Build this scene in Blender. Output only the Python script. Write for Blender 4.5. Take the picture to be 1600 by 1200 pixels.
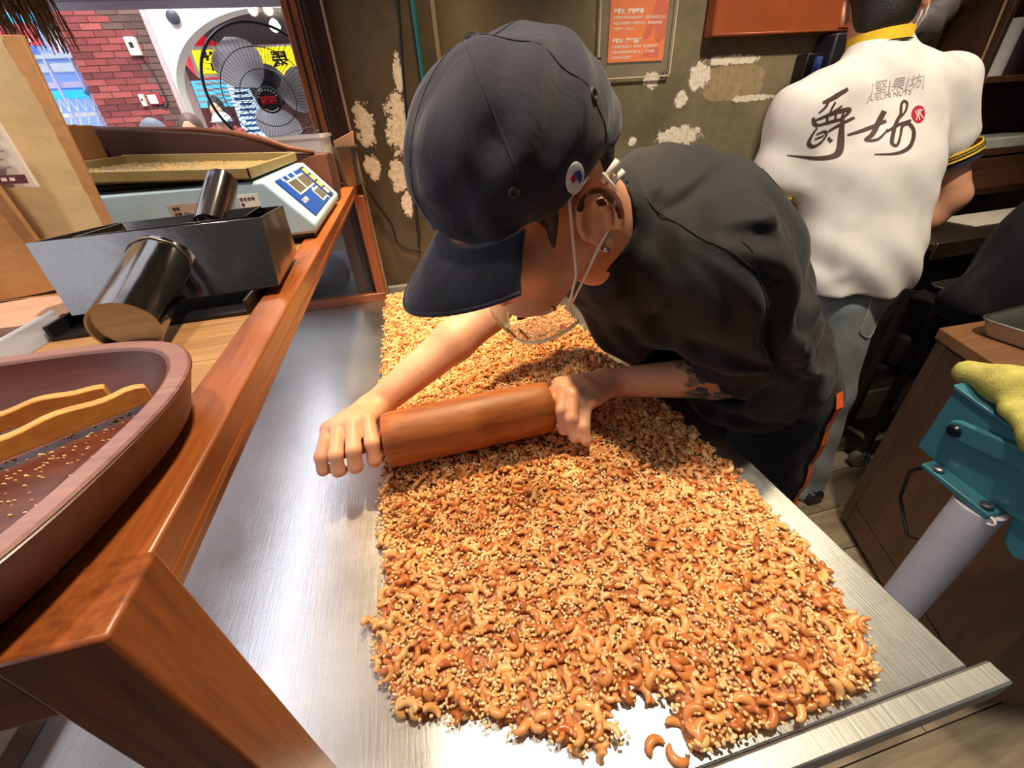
import bpy, bmesh, math, random
import numpy as np
from mathutils import Vector, Matrix
from mathutils.bvhtree import BVHTree

for _o in list(bpy.data.objects): bpy.data.objects.remove(_o)
scene = bpy.context.scene
COL = scene.collection
random.seed(7); np.random.seed(7)

# ------------------------------------------------------------------ camera
cam_d = bpy.data.cameras.new('camera'); cam = bpy.data.objects.new('camera', cam_d); COL.objects.link(cam)
cam_d.sensor_fit = 'HORIZONTAL'; cam_d.sensor_width = 36.0; cam_d.lens = 650.8 / 1600 * 36.0
cam_d.clip_start = .005; cam_d.clip_end = 200
def _basis(p, y, r):
    fwd = np.array([math.sin(y) * math.cos(p), math.cos(y) * math.cos(p), -math.sin(p)])
    rt = np.array([math.cos(y), -math.sin(y), 0]); dn = np.cross(fwd, rt)
    c, s = math.cos(r), math.sin(r)
    return rt * c + dn * s, -rt * s + dn * c, fwd
_r, _d, _f = _basis(.57336, .20859, .067887)
CAMZ = 1.30
cam.matrix_world = Matrix(((_r[0], -_d[0], -_f[0], 0), (_r[1], -_d[1], -_f[1], 0), (_r[2], -_d[2], -_f[2], CAMZ), (0, 0, 0, 1)))
scene.camera = cam

# ------------------------------------------------------------------ world, lamps, exposure
w = bpy.data.worlds.new('world'); scene.world = w; w.use_nodes = True
_bg = w.node_tree.nodes['Background']; _bg.inputs[0].default_value = (.92, .93, 1.0, 1); _bg.inputs[1].default_value = 1.0
def lamp(name, kind, loc, energy, color, size=.1, target=None, angle=None, blend=.5):
    d = bpy.data.lights.new(name, kind); d.energy = energy; d.color = color
    if kind == 'AREA': d.shape = 'DISK'; d.size = size
    else: d.shadow_soft_size = size
    if kind == 'SPOT': d.spot_size = angle; d.spot_blend = blend
    o = bpy.data.objects.new(name, d); COL.objects.link(o); o.location = loc
    if target is not None:
        o.rotation_euler = (Vector(target) - Vector(loc)).to_track_quat('-Z', 'Y').to_euler()
    return o
lamp('assumed_ceiling_spot', 'SPOT', (.36, .40, 2.6), 100, (1, .83, .60), .05, (.14, .46, .8), math.radians(70), .6)  # these spots are assumed lamps, out of view on the ceiling
lamp('assumed_ceiling_spot', 'SPOT', (.18, 1.22, 2.45), 165, (1, .74, .40), .05, (.15, 1.0, .8), math.radians(52), .7)
lamp('assumed_ceiling_spot', 'SPOT', (.95, .25, 2.6), 110, (1, .86, .68), .06, (1.15, .9, 1.0), math.radians(75), .6)
lamp('assumed_ceiling_spot', 'SPOT', (-.35, .35, 2.5), 32, (1, .84, .66), .06, (-.25, .6, 1.15), math.radians(70), .6)
lamp('assumed_ceiling_spot', 'SPOT', (1.85, 1.2, 2.62), 17, (1, .84, .58), .12, (1.4, .9, .8), math.radians(95), .6)  # assumed lamp at the right back, added to brighten the table's right strip
lamp('added_street_light', 'AREA', (-1.6, 4.6, 3.6), 160, (.86, .92, 1), 1.6, (-1.9, 7.0, 1.6))  # added unseen area light brightening the pillar and arch wall outside
lamp('added_fan_spot', 'SPOT', (-1.3, 1.0, 2.3), 60, (.9, .95, 1), .15, (-.36, 1.8, 1.4), math.radians(24), .6)  # added spot brightening the fan blades, stands in for daylight from the left
scene.view_settings.view_transform = 'Standard'; scene.view_settings.look = 'None'
scene.view_settings.exposure = 0.32; scene.view_settings.gamma = 1.0
scene.view_settings.use_curve_mapping = False
scene.cycles.use_denoising = True
scene.cycles.max_bounces = 8; scene.cycles.transparent_max_bounces = 12

# ------------------------------------------------------------------ helpers: materials
def lin(c):
    return tuple(((v / 255 / 12.92) if v / 255 <= .04045 else ((v / 255 + .055) / 1.055) ** 2.4) for v in c) + (1,)
MATS = {}
class NT:
    def __init__(s, name):
        s.m = bpy.data.materials.new(name); s.m.use_nodes = True; s.t = s.m.node_tree; s.n = s.t.nodes
        s.b = s.n['Principled BSDF']; s.out = s.n['Material Output']; s._tc = None
    def node(s, typ, **kw):
        x = s.n.new(typ)
        for k, v in kw.items():
            if k in ('ins',):
                for a, b in v.items():
                    if isinstance(b, bpy.types.NodeSocket): s.t.links.new(b, x.inputs[a])
                    else: x.inputs[a].default_value = b
            else: setattr(x, k, v)
        return x
    def link(s, a, b): s.t.links.new(a, b)
    def co(s, kind='Object', scale=(1, 1, 1), loc=(0, 0, 0), rot=(0, 0, 0)):
        if s._tc is None: s._tc = s.n.new('ShaderNodeTexCoord')
        mp = s.node('ShaderNodeMapping'); mp.inputs['Scale'].default_value = scale; mp.inputs['Location'].default_value = loc
        mp.inputs['Rotation'].default_value = rot
        s.link(s._tc.outputs[kind], mp.inputs['Vector']); return mp.outputs[0]
    def noise(s, vec, scale, detail=4, rough=.55, dist=0):
        x = s.node('ShaderNodeTexNoise', ins={'Vector': vec, 'Scale': scale, 'Detail': detail, 'Roughness': rough, 'Distortion': dist})
        return x.outputs['Fac']
    def ramp(s, fac, stops):
        x = s.n.new('ShaderNodeValToRGB'); s.link(fac, x.inputs[0]); e = x.color_ramp.elements
        while len(e) < len(stops): e.new(.5)
        for i, (p, c) in enumerate(stops): e[i].position = p; e[i].color = c
        return x.outputs[0]
    def math(s, op, a, b=None, c=None, clamp=False):
        x = s.n.new('ShaderNodeMath'); x.operation = op; x.use_clamp = clamp
        for i, v in enumerate((a, b, c)):
            if v is None: continue
            if isinstance(v, bpy.types.NodeSocket): s.link(v, x.inputs[i])
            else: x.inputs[i].default_value = v
        return x.outputs[0]
    def mix(s, fac, a, b, mode='MIX'):
        x = s.n.new('ShaderNodeMix'); x.data_type = 'RGBA'; x.blend_type = mode
        for i, v in ((0, fac), (6, a), (7, b)):
            if isinstance(v, bpy.types.NodeSocket): s.link(v, x.inputs[i])
            else: x.inputs[i].default_value = v
        return x.outputs[2]
    def bump(s, h, strength, dist=.002):
        x = s.node('ShaderNodeBump', ins={'Height': h, 'Strength': strength, 'Distance': dist})
        s.link(x.outputs[0], s.b.inputs['Normal']); return x
    def set(s, **kw):
        for k, v in kw.items():
            k = {'col': 'Base Color', 'rough': 'Roughness', 'metal': 'Metallic', 'trans': 'Transmission Weight', 'ior': 'IOR', 'alpha': 'Alpha',
                 'sss': 'Subsurface Weight', 'ssr': 'Subsurface Radius', 'sss_s': 'Subsurface Scale', 'emis': 'Emission Color', 'emis_s': 'Emission Strength', 'coat': 'Coat Weight',
                 'coat_r': 'Coat Roughness', 'sheen': 'Sheen Weight', 'spec': 'Specular IOR Level', 'aniso': 'Anisotropic'}[k]
            if isinstance(v, bpy.types.NodeSocket): s.link(v, s.b.inputs[k])
            else: s.b.inputs[k].default_value = v
        return s

def flat(name, rgb, rough=.5, metal=0, var=.10, nscale=30, bump=0, bscale=200, **kw):
    if name in MATS: return MATS[name]
    t = NT(name); c = lin(rgb)
    n = t.noise(t.co(), nscale, 4)
    a = tuple(min(1, v * (1 - var)) for v in c[:3]) + (1,); b = tuple(min(1, v * (1 + var)) for v in c[:3]) + (1,)
    t.set(col=t.ramp(n, [(.3, a), (.7, b)]), rough=rough, metal=metal, **kw)
    if bump: t.bump(t.noise(t.co(), bscale, 3), bump)
    MATS[name] = t.m; return t.m
def wood(name, dark, light, axis='Y', scale=14, rough=.42, bump=.25, coat=0, mid=None, stretch=14):
    if name in MATS: return MATS[name]
    t = NT(name); sc = {'X': (1 / stretch, 1, 1), 'Y': (1, 1 / stretch, 1), 'Z': (1, 1, 1 / stretch)}[axis]
    v = t.co(scale=sc)
    n1 = t.noise(v, scale, 5, .6, 1.2); n2 = t.noise(v, scale * 9, 3, .6)
    f = t.math('ADD', t.math('MULTIPLY', n1, .62), t.math('MULTIPLY', n2, .38))
    st = [(.30, lin(dark)), (.70, lin(light))]
    if mid: st = [(.30, lin(dark)), (.5, lin(mid)), (.70, lin(light))]
    t.set(col=t.ramp(f, st), rough=rough, coat=coat, coat_r=.25); t.bump(f, bump, .0015)
    MATS[name] = t.m; return t.m
def metal(name, rgb, rough=.3, axis='X', brush=60, scr=.25, aniso=0):
    if name in MATS: return MATS[name]
    t = NT(name); sc = {'X': (.03, 1, 1), 'Y': (1, .03, 1), 'Z': (1, 1, .03), 'N': (1, 1, 1)}[axis]
    n = t.noise(t.co(scale=sc), brush * 6, 3); g = t.noise(t.co(), 9, 4)
    r = t.math('ADD', t.math('MULTIPLY', n, .16), t.math('MULTIPLY', g, .14)); r = t.math('ADD', r, rough - .15)
    c = lin(rgb); t.set(col=t.ramp(g, [(.3, tuple(v * .86 for v in c[:3]) + (1,)), (.7, c)]), rough=r, metal=1.0)
    t.bump(n, scr, .0004); MATS[name] = t.m; return t.m
def glassy(name, rgb, alpha=.25, rough=.1, spec=.5):
    if name in MATS: return MATS[name]
    t = NT(name); t.set(col=lin(rgb), rough=rough, alpha=alpha, spec=spec); MATS[name] = t.m; return t.m
def emit(name, rgb, s=1.0):
    if name in MATS: return MATS[name]
    t = NT(name); t.set(col=lin(rgb), emis=lin(rgb), emis_s=s, rough=.6); MATS[name] = t.m; return t.m

# ------------------------------------------------------------------ helpers: objects
def tag(o, label=None, cat=None, group=None, kind=None):
    if label: o['label'] = label
    if cat: o['category'] = cat
    if group: o['group'] = group
    if kind: o['kind'] = kind
    return o
def wloc(o):
    v = Vector((0, 0, 0))
    while o is not None: v += o.location; o = o.parent
    return v
def thing(name, label, cat, loc=(0, 0, 0), group=None):
    o = bpy.data.objects.new(name, None); COL.objects.link(o); o.location = loc; o.empty_display_size = .05
    return tag(o, label, cat, group)
def link(name, me, mat=None, parent=None, label=None, cat=None, group=None, kind=None, loc=None):
    """mesh in world coordinates -> object; a child is shifted to its parent's origin, a top-level one to loc"""
    o = bpy.data.objects.new(name, me); COL.objects.link(o)
    off = wloc(parent) if parent is not None else (Vector(loc) if loc is not None else Vector((0, 0, 0)))
    if off.length > 0: me.transform(Matrix.Translation(-off))
    if parent is not None: o.parent = parent
    else: o.location = off
    if mat is not None and not me.materials: me.materials.append(mat)
    return tag(o, label, cat, group, kind)
class MB:
    def __init__(s): s.v = []; s.f = []
    def add(s, vs, fs):
        n = len(s.v); s.v += [tuple(map(float, p)) for p in vs]; s.f += [tuple(i + n for i in f) for f in fs]; return s
    def box(s, lo, hi, M=None):
        (a, b, c), (d, e, f) = lo, hi
        vs = [(a, b, c), (d, b, c), (d, e, c), (a, e, c), (a, b, f), (d, b, f), (d, e, f), (a, e, f)]
        if M is not None: vs = [M @ Vector(p) for p in vs]
        return s.add(vs, [(0, 3, 2, 1), (4, 5, 6, 7), (0, 1, 5, 4), (1, 2, 6, 5), (2, 3, 7, 6), (3, 0, 4, 7)])
    def hexa(s, bot, top):
        """eight free corners: bottom ring of four, top ring of four, counter-clockwise from above"""
        return s.add(list(bot) + list(top), [(0, 3, 2, 1), (4, 5, 6, 7), (0, 1, 5, 4), (1, 2, 6, 5), (2, 3, 7, 6), (3, 0, 4, 7)])
    def loft(s, rings, cap0=True, cap1=True, closed=True):
        n = len(rings[0]); vs = [p for r in rings for p in r]; fs = []
        for i in range(len(rings) - 1):
            for j in range(n if closed else n - 1):
                k = (j + 1) % n; fs.append((i * n + j, i * n + k, (i + 1) * n + k, (i + 1) * n + j))
        if cap0: fs.append(tuple(range(n - 1, -1, -1)))
        if cap1: fs.append(tuple((len(rings) - 1) * n + j for j in range(n)))
        return s.add(vs, fs)
    def tube(s, pts, r, n=8, cap=True, closed=False):
        pts = [Vector(p) for p in pts]; rs = r if isinstance(r, (list, tuple)) else [r] * len(pts)
        rings = []; prev = None; m = len(pts)
        for i, p in enumerate(pts):
            if closed: t = pts[(i + 1) % m] - pts[i - 1]
            else: t = pts[min(i + 1, m - 1)] - pts[max(i - 1, 0)]
            t.normalize()
            if prev is None:
                a = Vector((0, 0, 1)) if abs(t.z) < .9 else Vector((1, 0, 0))
                u = t.cross(a).normalized()
            else: u = (prev - t * prev.dot(t)).normalized()
            v = t.cross(u); prev = u
            rings.append([p + (u * math.cos(2 * math.pi * j / n) + v * math.sin(2 * math.pi * j / n)) * rs[i] for j in range(n)])
        if closed: rings.append(rings[0]); cap = False
        return s.loft(rings, cap, cap)
    def cyl(s, a, b, r, n=20, r2=None): return s.tube([a, b], [r, r if r2 is None else r2], n)
    def lathe(s, prof, c=(0, 0, 0), n=24, M=None, cap0=True, cap1=True):
        rings = []
        for r, z in prof:
            ring = [Vector((r * math.cos(2 * math.pi * j / n), r * math.sin(2 * math.pi * j / n), z)) for j in range(n)]
            rings.append([(M @ p if M is not None else p) + Vector(c) for p in ring])
        return s.loft(rings, cap0, cap1)
    def prism(s, poly, z0, z1, M=None):
        r0 = [Vector((x, y, z0)) for x, y in poly]; r1 = [Vector((x, y, z1)) for x, y in poly]
        if M is not None: r0 = [M @ p for p in r0]; r1 = [M @ p for p in r1]
        return s.loft([r0, r1])
    def mesh(s, name, smooth=False):
        me = bpy.data.meshes.new(name); me.from_pydata(s.v, [], s.f); me.update()
        bm = bmesh.new(); bm.from_mesh(me); bmesh.ops.recalc_face_normals(bm, faces=bm.faces); bm.to_mesh(me); bm.free()
        if smooth: me.polygons.foreach_set('use_smooth', [True] * len(me.polygons))
        return me
    def build(s, name, mat, parent=None, bevel=0, seg=2, smooth=False, **kw):
        o = link(name, s.mesh(name, smooth), mat, parent, **kw)
        if bevel:
            m = o.modifiers.new('bevel', 'BEVEL'); m.width = bevel; m.segments = seg; m.limit_method = 'ANGLE'; m.angle_limit = math.radians(35)
        if smooth == 'auto' or (bevel and not smooth): autosmooth(o)
        return o
def autosmooth(o, ang=38):
    me = o.data; bm = bmesh.new(); bm.from_mesh(me)
    for e in bm.edges:
        e.smooth = not (len(e.link_faces) == 2 and e.calc_face_angle(0) > math.radians(ang))
    for f in bm.faces: f.smooth = True
    bm.to_mesh(me); bm.free()
def boxo(name, lo, hi, mat, parent=None, bevel=.0015, **kw):
    return MB().box(lo, hi).build(name, mat, parent, bevel=bevel, **kw)
def frame(loc, x, z):
    """matrix with local X along x, local Z along z (orthogonalised)"""
    z = Vector(z).normalized(); x = Vector(x); x = (x - z * x.dot(z)).normalized(); y = z.cross(x)
    m = Matrix((x, y, z)).transposed().to_4x4(); m.translation = Vector(loc); return m
FONT = None
def text_mesh(body, size, M, depth=.0004, align='LEFT', squeeze=1.0, bold=0):
    cu = bpy.data.curves.new('lettering', 'FONT'); cu.body = body; cu.size = size; cu.align_x = align; cu.align_y = 'CENTER'
    cu.extrude = depth; cu.resolution_u = 2; cu.offset = bold
    o = bpy.data.objects.new('lettering', cu); COL.objects.link(o)
    dg = bpy.context.evaluated_depsgraph_get(); me = bpy.data.meshes.new_from_object(o.evaluated_get(dg))
    bpy.data.objects.remove(o); bpy.data.curves.remove(cu)
    me.transform(M @ Matrix.Diagonal((squeeze, 1, 1, 1))); me.name = 'lettering'; me.materials.clear(); return me
def text(body, size, M, mat, parent, depth=.0004, align='LEFT', name='lettering', squeeze=1.0, bold=0, **kw):
    return link(name, text_mesh(body, size, M, depth, align, squeeze, bold), mat, parent, **kw)

# ------------------------------------------------------------------ helpers: distance-field modelling (organic shapes)
class Field:
    def __init__(s, lo, hi, res):
        s.lo = np.array(lo, np.float32); s.res = res; s.n = np.ceil((np.array(hi) - np.array(lo)) / res).astype(int) + 1
        s.D = np.full(tuple(s.n), 1.0, np.float32)
    def _sub(s, lo, hi):
        a = np.clip(np.floor((np.array(lo) - s.lo) / s.res).astype(int), 0, s.n); b = np.clip(np.ceil((np.array(hi) - s.lo) / s.res).astype(int) + 1, 0, s.n)
        if np.any(b <= a): return None
        ax = [(s.lo[i] + s.res * np.arange(a[i], b[i])).astype(np.float32) for i in range(3)]
        return (slice(a[0], b[0]), slice(a[1], b[1]), slice(a[2], b[2])), ax[0][:, None, None], ax[1][None, :, None], ax[2][None, None, :]
    def _put(s, sl, d, k, op):
        A = s.D[sl]
        if op == 'add':
            if k > 0:
                h = np.clip(.5 + .5 * (A - d) / k, 0, 1); s.D[sl] = A * (1 - h) + d * h - k * h * (1 - h)
            else: s.D[sl] = np.minimum(A, d)
        else:
            if k > 0:
                h = np.clip(.5 - .5 * (A + d) / k, 0, 1); s.D[sl] = A * (1 - h) - d * h + k * h * (1 - h)
            else: s.D[sl] = np.maximum(A, -d)
    def cone(s, a, b, ra, rb=None, k=.01, op='add'):
        rb = ra if rb is None else rb; a = np.array(a, np.float32); b = np.array(b, np.float32)
        m = max(ra, rb) + k + 3 * s.res
        q = s._sub(np.minimum(a, b) - m, np.maximum(a, b) + m)
        if q is None: return s
        sl, X, Y, Z = q; d = b - a; L2 = float(d @ d) + 1e-12
        t = np.clip(((X - a[0]) * d[0] + (Y - a[1]) * d[1] + (Z - a[2]) * d[2]) / L2, 0, 1)
        D = np.sqrt((X - a[0] - t * d[0]) ** 2 + (Y - a[1] - t * d[1]) ** 2 + (Z - a[2] - t * d[2]) ** 2) - (ra + (rb - ra) * t)
        s._put(sl, D, k, op); return s
    def chain(s, pts, rs, k=.01, op='add'):
        for i in range(len(pts) - 1): s.cone(pts[i], pts[i + 1], rs[i], rs[i + 1], k, op)
        return s
    def ell(s, c, r, R=None, k=.01, op='add'):
        """ellipsoid; R = rows are the local axes in world space"""
        c = np.array(c, np.float32); R = np.eye(3) if R is None else np.array(R, float); r = np.array(r, float)
        ext = np.sqrt(((R.T * r) ** 2).sum(1)) + k + 3 * s.res
        q = s._sub(c - ext, c + ext)
        if q is None: return s
        sl, X, Y, Z = q; X = X - c[0]; Y = Y - c[1]; Z = Z - c[2]
        l = [(X * R[i][0] + Y * R[i][1] + Z * R[i][2]) for i in range(3)]
        k0 = np.sqrt(sum((l[i] / r[i]) ** 2 for i in range(3))); k1 = np.sqrt(sum((l[i] / r[i] ** 2) ** 2 for i in range(3))) + 1e-9
        s._put(sl, (k0 * (k0 - 1) / k1).astype(np.float32), k, op); return s
    def ecyl(s, a, b, ra, rb, up, k=.01, op='add'):
        """tapered elliptic capsule: ra, rb = (half width, half depth); up = direction of the depth axis"""
        a = np.array(a, float); b = np.array(b, float); t = b - a; L = np.linalg.norm(t); t /= L
        up = np.array(up, float); up = up - t * (up @ t); up /= np.linalg.norm(up); sd = np.cross(t, up)
        m = max(max(ra), max(rb)) + k + 3 * s.res; q = s._sub(np.minimum(a, b) - m, np.maximum(a, b) + m)
        if q is None: return s
        sl, X, Y, Z = q; X = X - a[0]; Y = Y - a[1]; Z = Z - a[2]
        h = X * t[0] + Y * t[1] + Z * t[2]; u = X * sd[0] + Y * sd[1] + Z * sd[2]; v = X * up[0] + Y * up[1] + Z * up[2]
        f = np.clip(h / L, 0, 1); rw = ra[0] + (rb[0] - ra[0]) * f; rd = ra[1] + (rb[1] - ra[1]) * f
        ex = h - f * L; rm = np.minimum(rw, rd)
        k0 = np.sqrt((u / rw) ** 2 + (v / rd) ** 2 + (ex / rm) ** 2) + 1e-9
        k1 = np.sqrt((u / rw ** 2) ** 2 + (v / rd ** 2) ** 2 + (ex / rm ** 2) ** 2) + 1e-9
        s._put(sl, (k0 * (k0 - 1) / k1).astype(np.float32), k, op); return s
    def cut(s, p, n, k=0):
        """remove everything on the side the normal points to"""
        p = np.array(p, float); n = np.array(n, float); n /= np.linalg.norm(n)
        sl, X, Y, Z = s._sub(s.lo, s.lo + s.res * s.n); d = -((X - p[0]) * n[0] + (Y - p[1]) * n[1] + (Z - p[2]) * n[2])
        s._put(sl, d.astype(np.float32) * np.ones_like(s.D[sl]), k, 'sub'); return s
    def warp(s, fn):
        sl, X, Y, Z = s._sub(s.lo, s.lo + s.res * s.n); near = np.abs(s.D) < .06
        ii = np.nonzero(near); P = [s.lo[i] + s.res * ii[i] for i in range(3)]
        s.D[ii] += fn(*P).astype(np.float32); return s
    def mesh(s, name, smooth=0):
        D = s.D; I = D < 0; nx, ny, nz = D.shape
        cs = np.zeros((nx - 1, ny - 1, nz - 1), np.uint8); off = [(i, j, k) for i in (0, 1) for j in (0, 1) for k in (0, 1)]
        for i, j, k in off: cs += I[i:nx - 1 + i, j:ny - 1 + j, k:nz - 1 + k]
        act = (cs > 0) & (cs < 8); idx = np.full(act.shape, -1, np.int32); cells = np.argwhere(act); idx[act] = np.arange(len(cells))
        ci = cells[:, 0]; cj = cells[:, 1]; ck = cells[:, 2]
        val = {o: D[ci + o[0], cj + o[1], ck + o[2]] for o in off}
        acc = np.zeros((len(cells), 3)); cnt = np.zeros(len(cells))
        for o in off:
            for axis in range(3):
                if o[axis]: continue
                o2 = list(o); o2[axis] = 1; o2 = tuple(o2); a = val[o]; b = val[o2]; m = (a < 0) != (b < 0)
                t = np.where(m, a / np.where(m, a - b, 1), 0)
                for d in range(3): acc[:, d] += np.where(m, o[d] + (t if d == axis else 0), 0)
                cnt += m
        V = (cells + acc / cnt[:, None]) * s.res + s.lo; Q = []
        for axis in range(3):
            sa = [slice(None)] * 3; sb = [slice(None)] * 3; sa[axis] = slice(0, -1); sb[axis] = slice(1, None)
            A = I[tuple(sa)]; B = I[tuple(sb)]; e = np.argwhere(A != B); u, v = (axis + 1) % 3, (axis + 2) % 3
            ok = (e[:, u] > 0) & (e[:, v] > 0) & (e[:, u] < act.shape[u]) & (e[:, v] < act.shape[v]); e = e[ok]
            def at(du, dv):
                c = e.copy(); c[:, u] += du; c[:, v] += dv; return idx[c[:, 0], c[:, 1], c[:, 2]]
            q = np.stack([at(-1, -1), at(0, -1), at(0, 0), at(-1, 0)], 1)
            fl = ~A[tuple(e.T)]; q[fl] = q[fl][:, ::-1]; Q.append(q)
        Q = np.concatenate(Q); Q = Q[(Q >= 0).all(1)]
        for _ in range(smooth):
            S = np.zeros_like(V); N = np.zeros(len(V))
            for a in range(4):
                b = (a + 1) % 4; np.add.at(S, Q[:, a], V[Q[:, b]]); np.add.at(N, Q[:, a], 1); np.add.at(S, Q[:, b], V[Q[:, a]]); np.add.at(N, Q[:, b], 1)
            V = V * .5 + .5 * S / np.maximum(N, 1)[:, None]
        return np_mesh(name, V, Q, True)
def np_mesh(name, V, Q, smooth=False):
    V = np.asarray(V, np.float32); Q = np.asarray(Q, np.int32); me = bpy.data.meshes.new(name)
    k = Q.shape[1]; me.vertices.add(len(V)); me.vertices.foreach_set('co', V.ravel())
    me.loops.add(Q.size); me.loops.foreach_set('vertex_index', Q.ravel())
    me.polygons.add(len(Q)); me.polygons.foreach_set('loop_start', np.arange(len(Q)) * k)
    if smooth: me.polygons.foreach_set('use_smooth', np.ones(len(Q), bool))
    me.update(calc_edges=True); me.validate(); return me
# ------------------------------------------------------------------ materials used all over
M_case = wood('case_wood', (108, 52, 20), (190, 112, 56), 'Y', 26, .36, .3, .15, (158, 86, 38))
M_casez = wood('case_wood_post', (96, 46, 20), (172, 98, 46), 'Z', 26, .4, .3, .1, (144, 76, 34))
M_casex = wood('case_wood_cross', (92, 44, 22), (164, 92, 46), 'X', 26, .4, .3, .1, (134, 70, 34))
M_board = wood('board_wood', (122, 84, 48), (198, 150, 98), 'X', 30, .55, .35)
M_dark = wood('dark_frame_wood', (26, 14, 12), (62, 34, 26), 'Z', 18, .35, .2, .2)
M_steel = metal('steel', (196, 194, 190), .28, 'X', 60, .25)
M_black = flat('black_plastic', (22, 22, 25), .35)
M_white = flat('white_plastic', (232, 232, 230), .4)

def table_mat():
    t = NT('brushed_table_steel'); o = t.co()
    g = t.noise(o, 5, 5, .6); s1 = t.noise(t.co(scale=(1, .06, 1), rot=(0, 0, .22)), 420, 2); s2 = t.noise(t.co(scale=(.08, 1, 1), rot=(0, 0, .55)), 260, 3)
    s3 = t.noise(t.co(scale=(1, .05, 1), rot=(0, 0, -.75)), 300, 3)
    s = t.math('ADD', t.math('MULTIPLY', s1, .4), t.math('ADD', t.math('MULTIPLY', s2, .3), t.math('MULTIPLY', s3, .3)))
    t.set(col=t.ramp(g, [(.25, lin((188, 188, 186))), (.75, lin((220, 220, 218)))]), metal=1.0,
          rough=t.math('ADD', t.math('MULTIPLY', g, .22), t.math('MULTIPLY_ADD', s, .24, .12)))
    t.bump(s, .5, .0007); return t.m
M_table = table_mat()

def wall_mat():
    t = NT('peeling_plaster'); o = t.co()
    n1 = t.noise(o, 3.0, 6, .6); n2 = t.noise(o, 40, 5, .65)
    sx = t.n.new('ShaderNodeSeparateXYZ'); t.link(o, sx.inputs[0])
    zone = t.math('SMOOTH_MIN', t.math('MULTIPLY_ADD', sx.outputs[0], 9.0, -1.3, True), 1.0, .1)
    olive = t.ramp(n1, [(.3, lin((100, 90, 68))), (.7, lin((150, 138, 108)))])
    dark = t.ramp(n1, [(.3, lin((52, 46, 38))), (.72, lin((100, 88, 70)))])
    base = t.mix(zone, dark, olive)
    base = t.mix(t.math('MULTIPLY', n2, .35), base, lin((70, 60, 42)), 'MULTIPLY')
    # flaked patches, each an old break in the paint at its own place on the wall
    blobs = [(-.068, 1.30, .035, .075), (.05, 1.41, .02, .06), (.028, 1.285, .05, .11), (.0, 1.16, .035, .06), (-.07, 1.19, .03, .045), (.01, 1.08, .02, .05),
             (.986, 1.37, .05, .05), (1.10, 1.405, .12, .018), (.93, 1.31, .03, .03), (1.20, 1.30, .10, .012), (.94, 1.205, .115, .038), (.82, 1.365, .035, .03), (.77, 1.2, .02, .02),
             (1.32, 1.12, .05, .03), (.30, 1.05, .05, .08), (1.9, 1.2, .1, .2), (.6, .5, .3, .3)]
    tot = None
    for bx, bz, rx, rz in blobs:
        dx = t.math('DIVIDE', t.math('SUBTRACT', sx.outputs[0], bx), rx); dz = t.math('DIVIDE', t.math('SUBTRACT', sx.outputs[2], bz), rz)
        d = t.math('SQRT', t.math('ADD', t.math('MULTIPLY', dx, dx), t.math('MULTIPLY', dz, dz)))
        b = t.math('SUBTRACT', 1.0, t.math('MULTIPLY', d, .55), None, True)
        tot = b if tot is None else t.math('MAXIMUM', tot, b)
    k = t.math('ADD', t.math('MULTIPLY', n2, 1.0), t.math('MULTIPLY', t.noise(o, 150, 3, .7), .35))
    msk = t.math('MULTIPLY', t.math('SUBTRACT', t.math('MULTIPLY', tot, k), .38), 26, None, True)
    n3 = t.noise(o, 90, 3)
    flake = t.ramp(n3, [(.3, lin((196, 184, 160))), (.6, lin((232, 222, 204)))])
    # one bare beige area where the skim coat is gone
    bd = t.math('ADD', t.math('POWER', t.math('DIVIDE', t.math('SUBTRACT', sx.outputs[0], 1.12), .11), 4), t.math('POWER', t.math('DIVIDE', t.math('SUBTRACT', sx.outputs[2], 1.345), .047), 4))
    bm_ = t.math('MULTIPLY', t.math('SUBTRACT', t.math('MULTIPLY_ADD', n2, .9, .65), bd), 6, None, True)
    col = t.mix(bm_, base, t.ramp(n2, [(.3, lin((136, 118, 84))), (.7, lin((168, 150, 116)))]))
    col = t.mix(msk, col, flake)
    t.set(col=col, rough=.8, spec=.25); t.bump(t.math('ADD', t.math('MULTIPLY', msk, .8), t.math('MULTIPLY', n2, .3)), .6, .004); return t.m
M_wall = wall_mat()

# ------------------------------------------------------------------ the setting
WALLY = 1.455
tag(MB().box((-.125, WALLY, 0), (2.6, WALLY + .12, 2.7)).build('wall_back', M_wall), kind='structure')
M_rwall = flat('side_wall_plaster', (78, 66, 52), .85, var=.3, nscale=5, bump=.3, bscale=40)
tag(MB().box((2.6, -1.2, 0), (2.72, WALLY + .12, 2.7)).build('wall_right', M_rwall), kind='structure')
M_front = flat('shop_interior_wall', (74, 62, 52), .8, var=.3, nscale=2)
tag(MB().box((-2.4, -1.62, 0), (2.6, -1.5, 2.7)).build('wall_front', M_front), kind='structure')
tag(MB().box((-1.1, -1.62, 2.75), (2.72, 1.575, 2.85)).build('ceiling', flat('shop_ceiling', (176, 168, 158), .8, var=.2, nscale=2)), kind='structure')
floor = tag(MB().box((-3, -1.5, -.08), (2.6, 9, -.012)).build('floor', flat('floor_base', (70, 60, 50), .8)), kind='structure')
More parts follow.
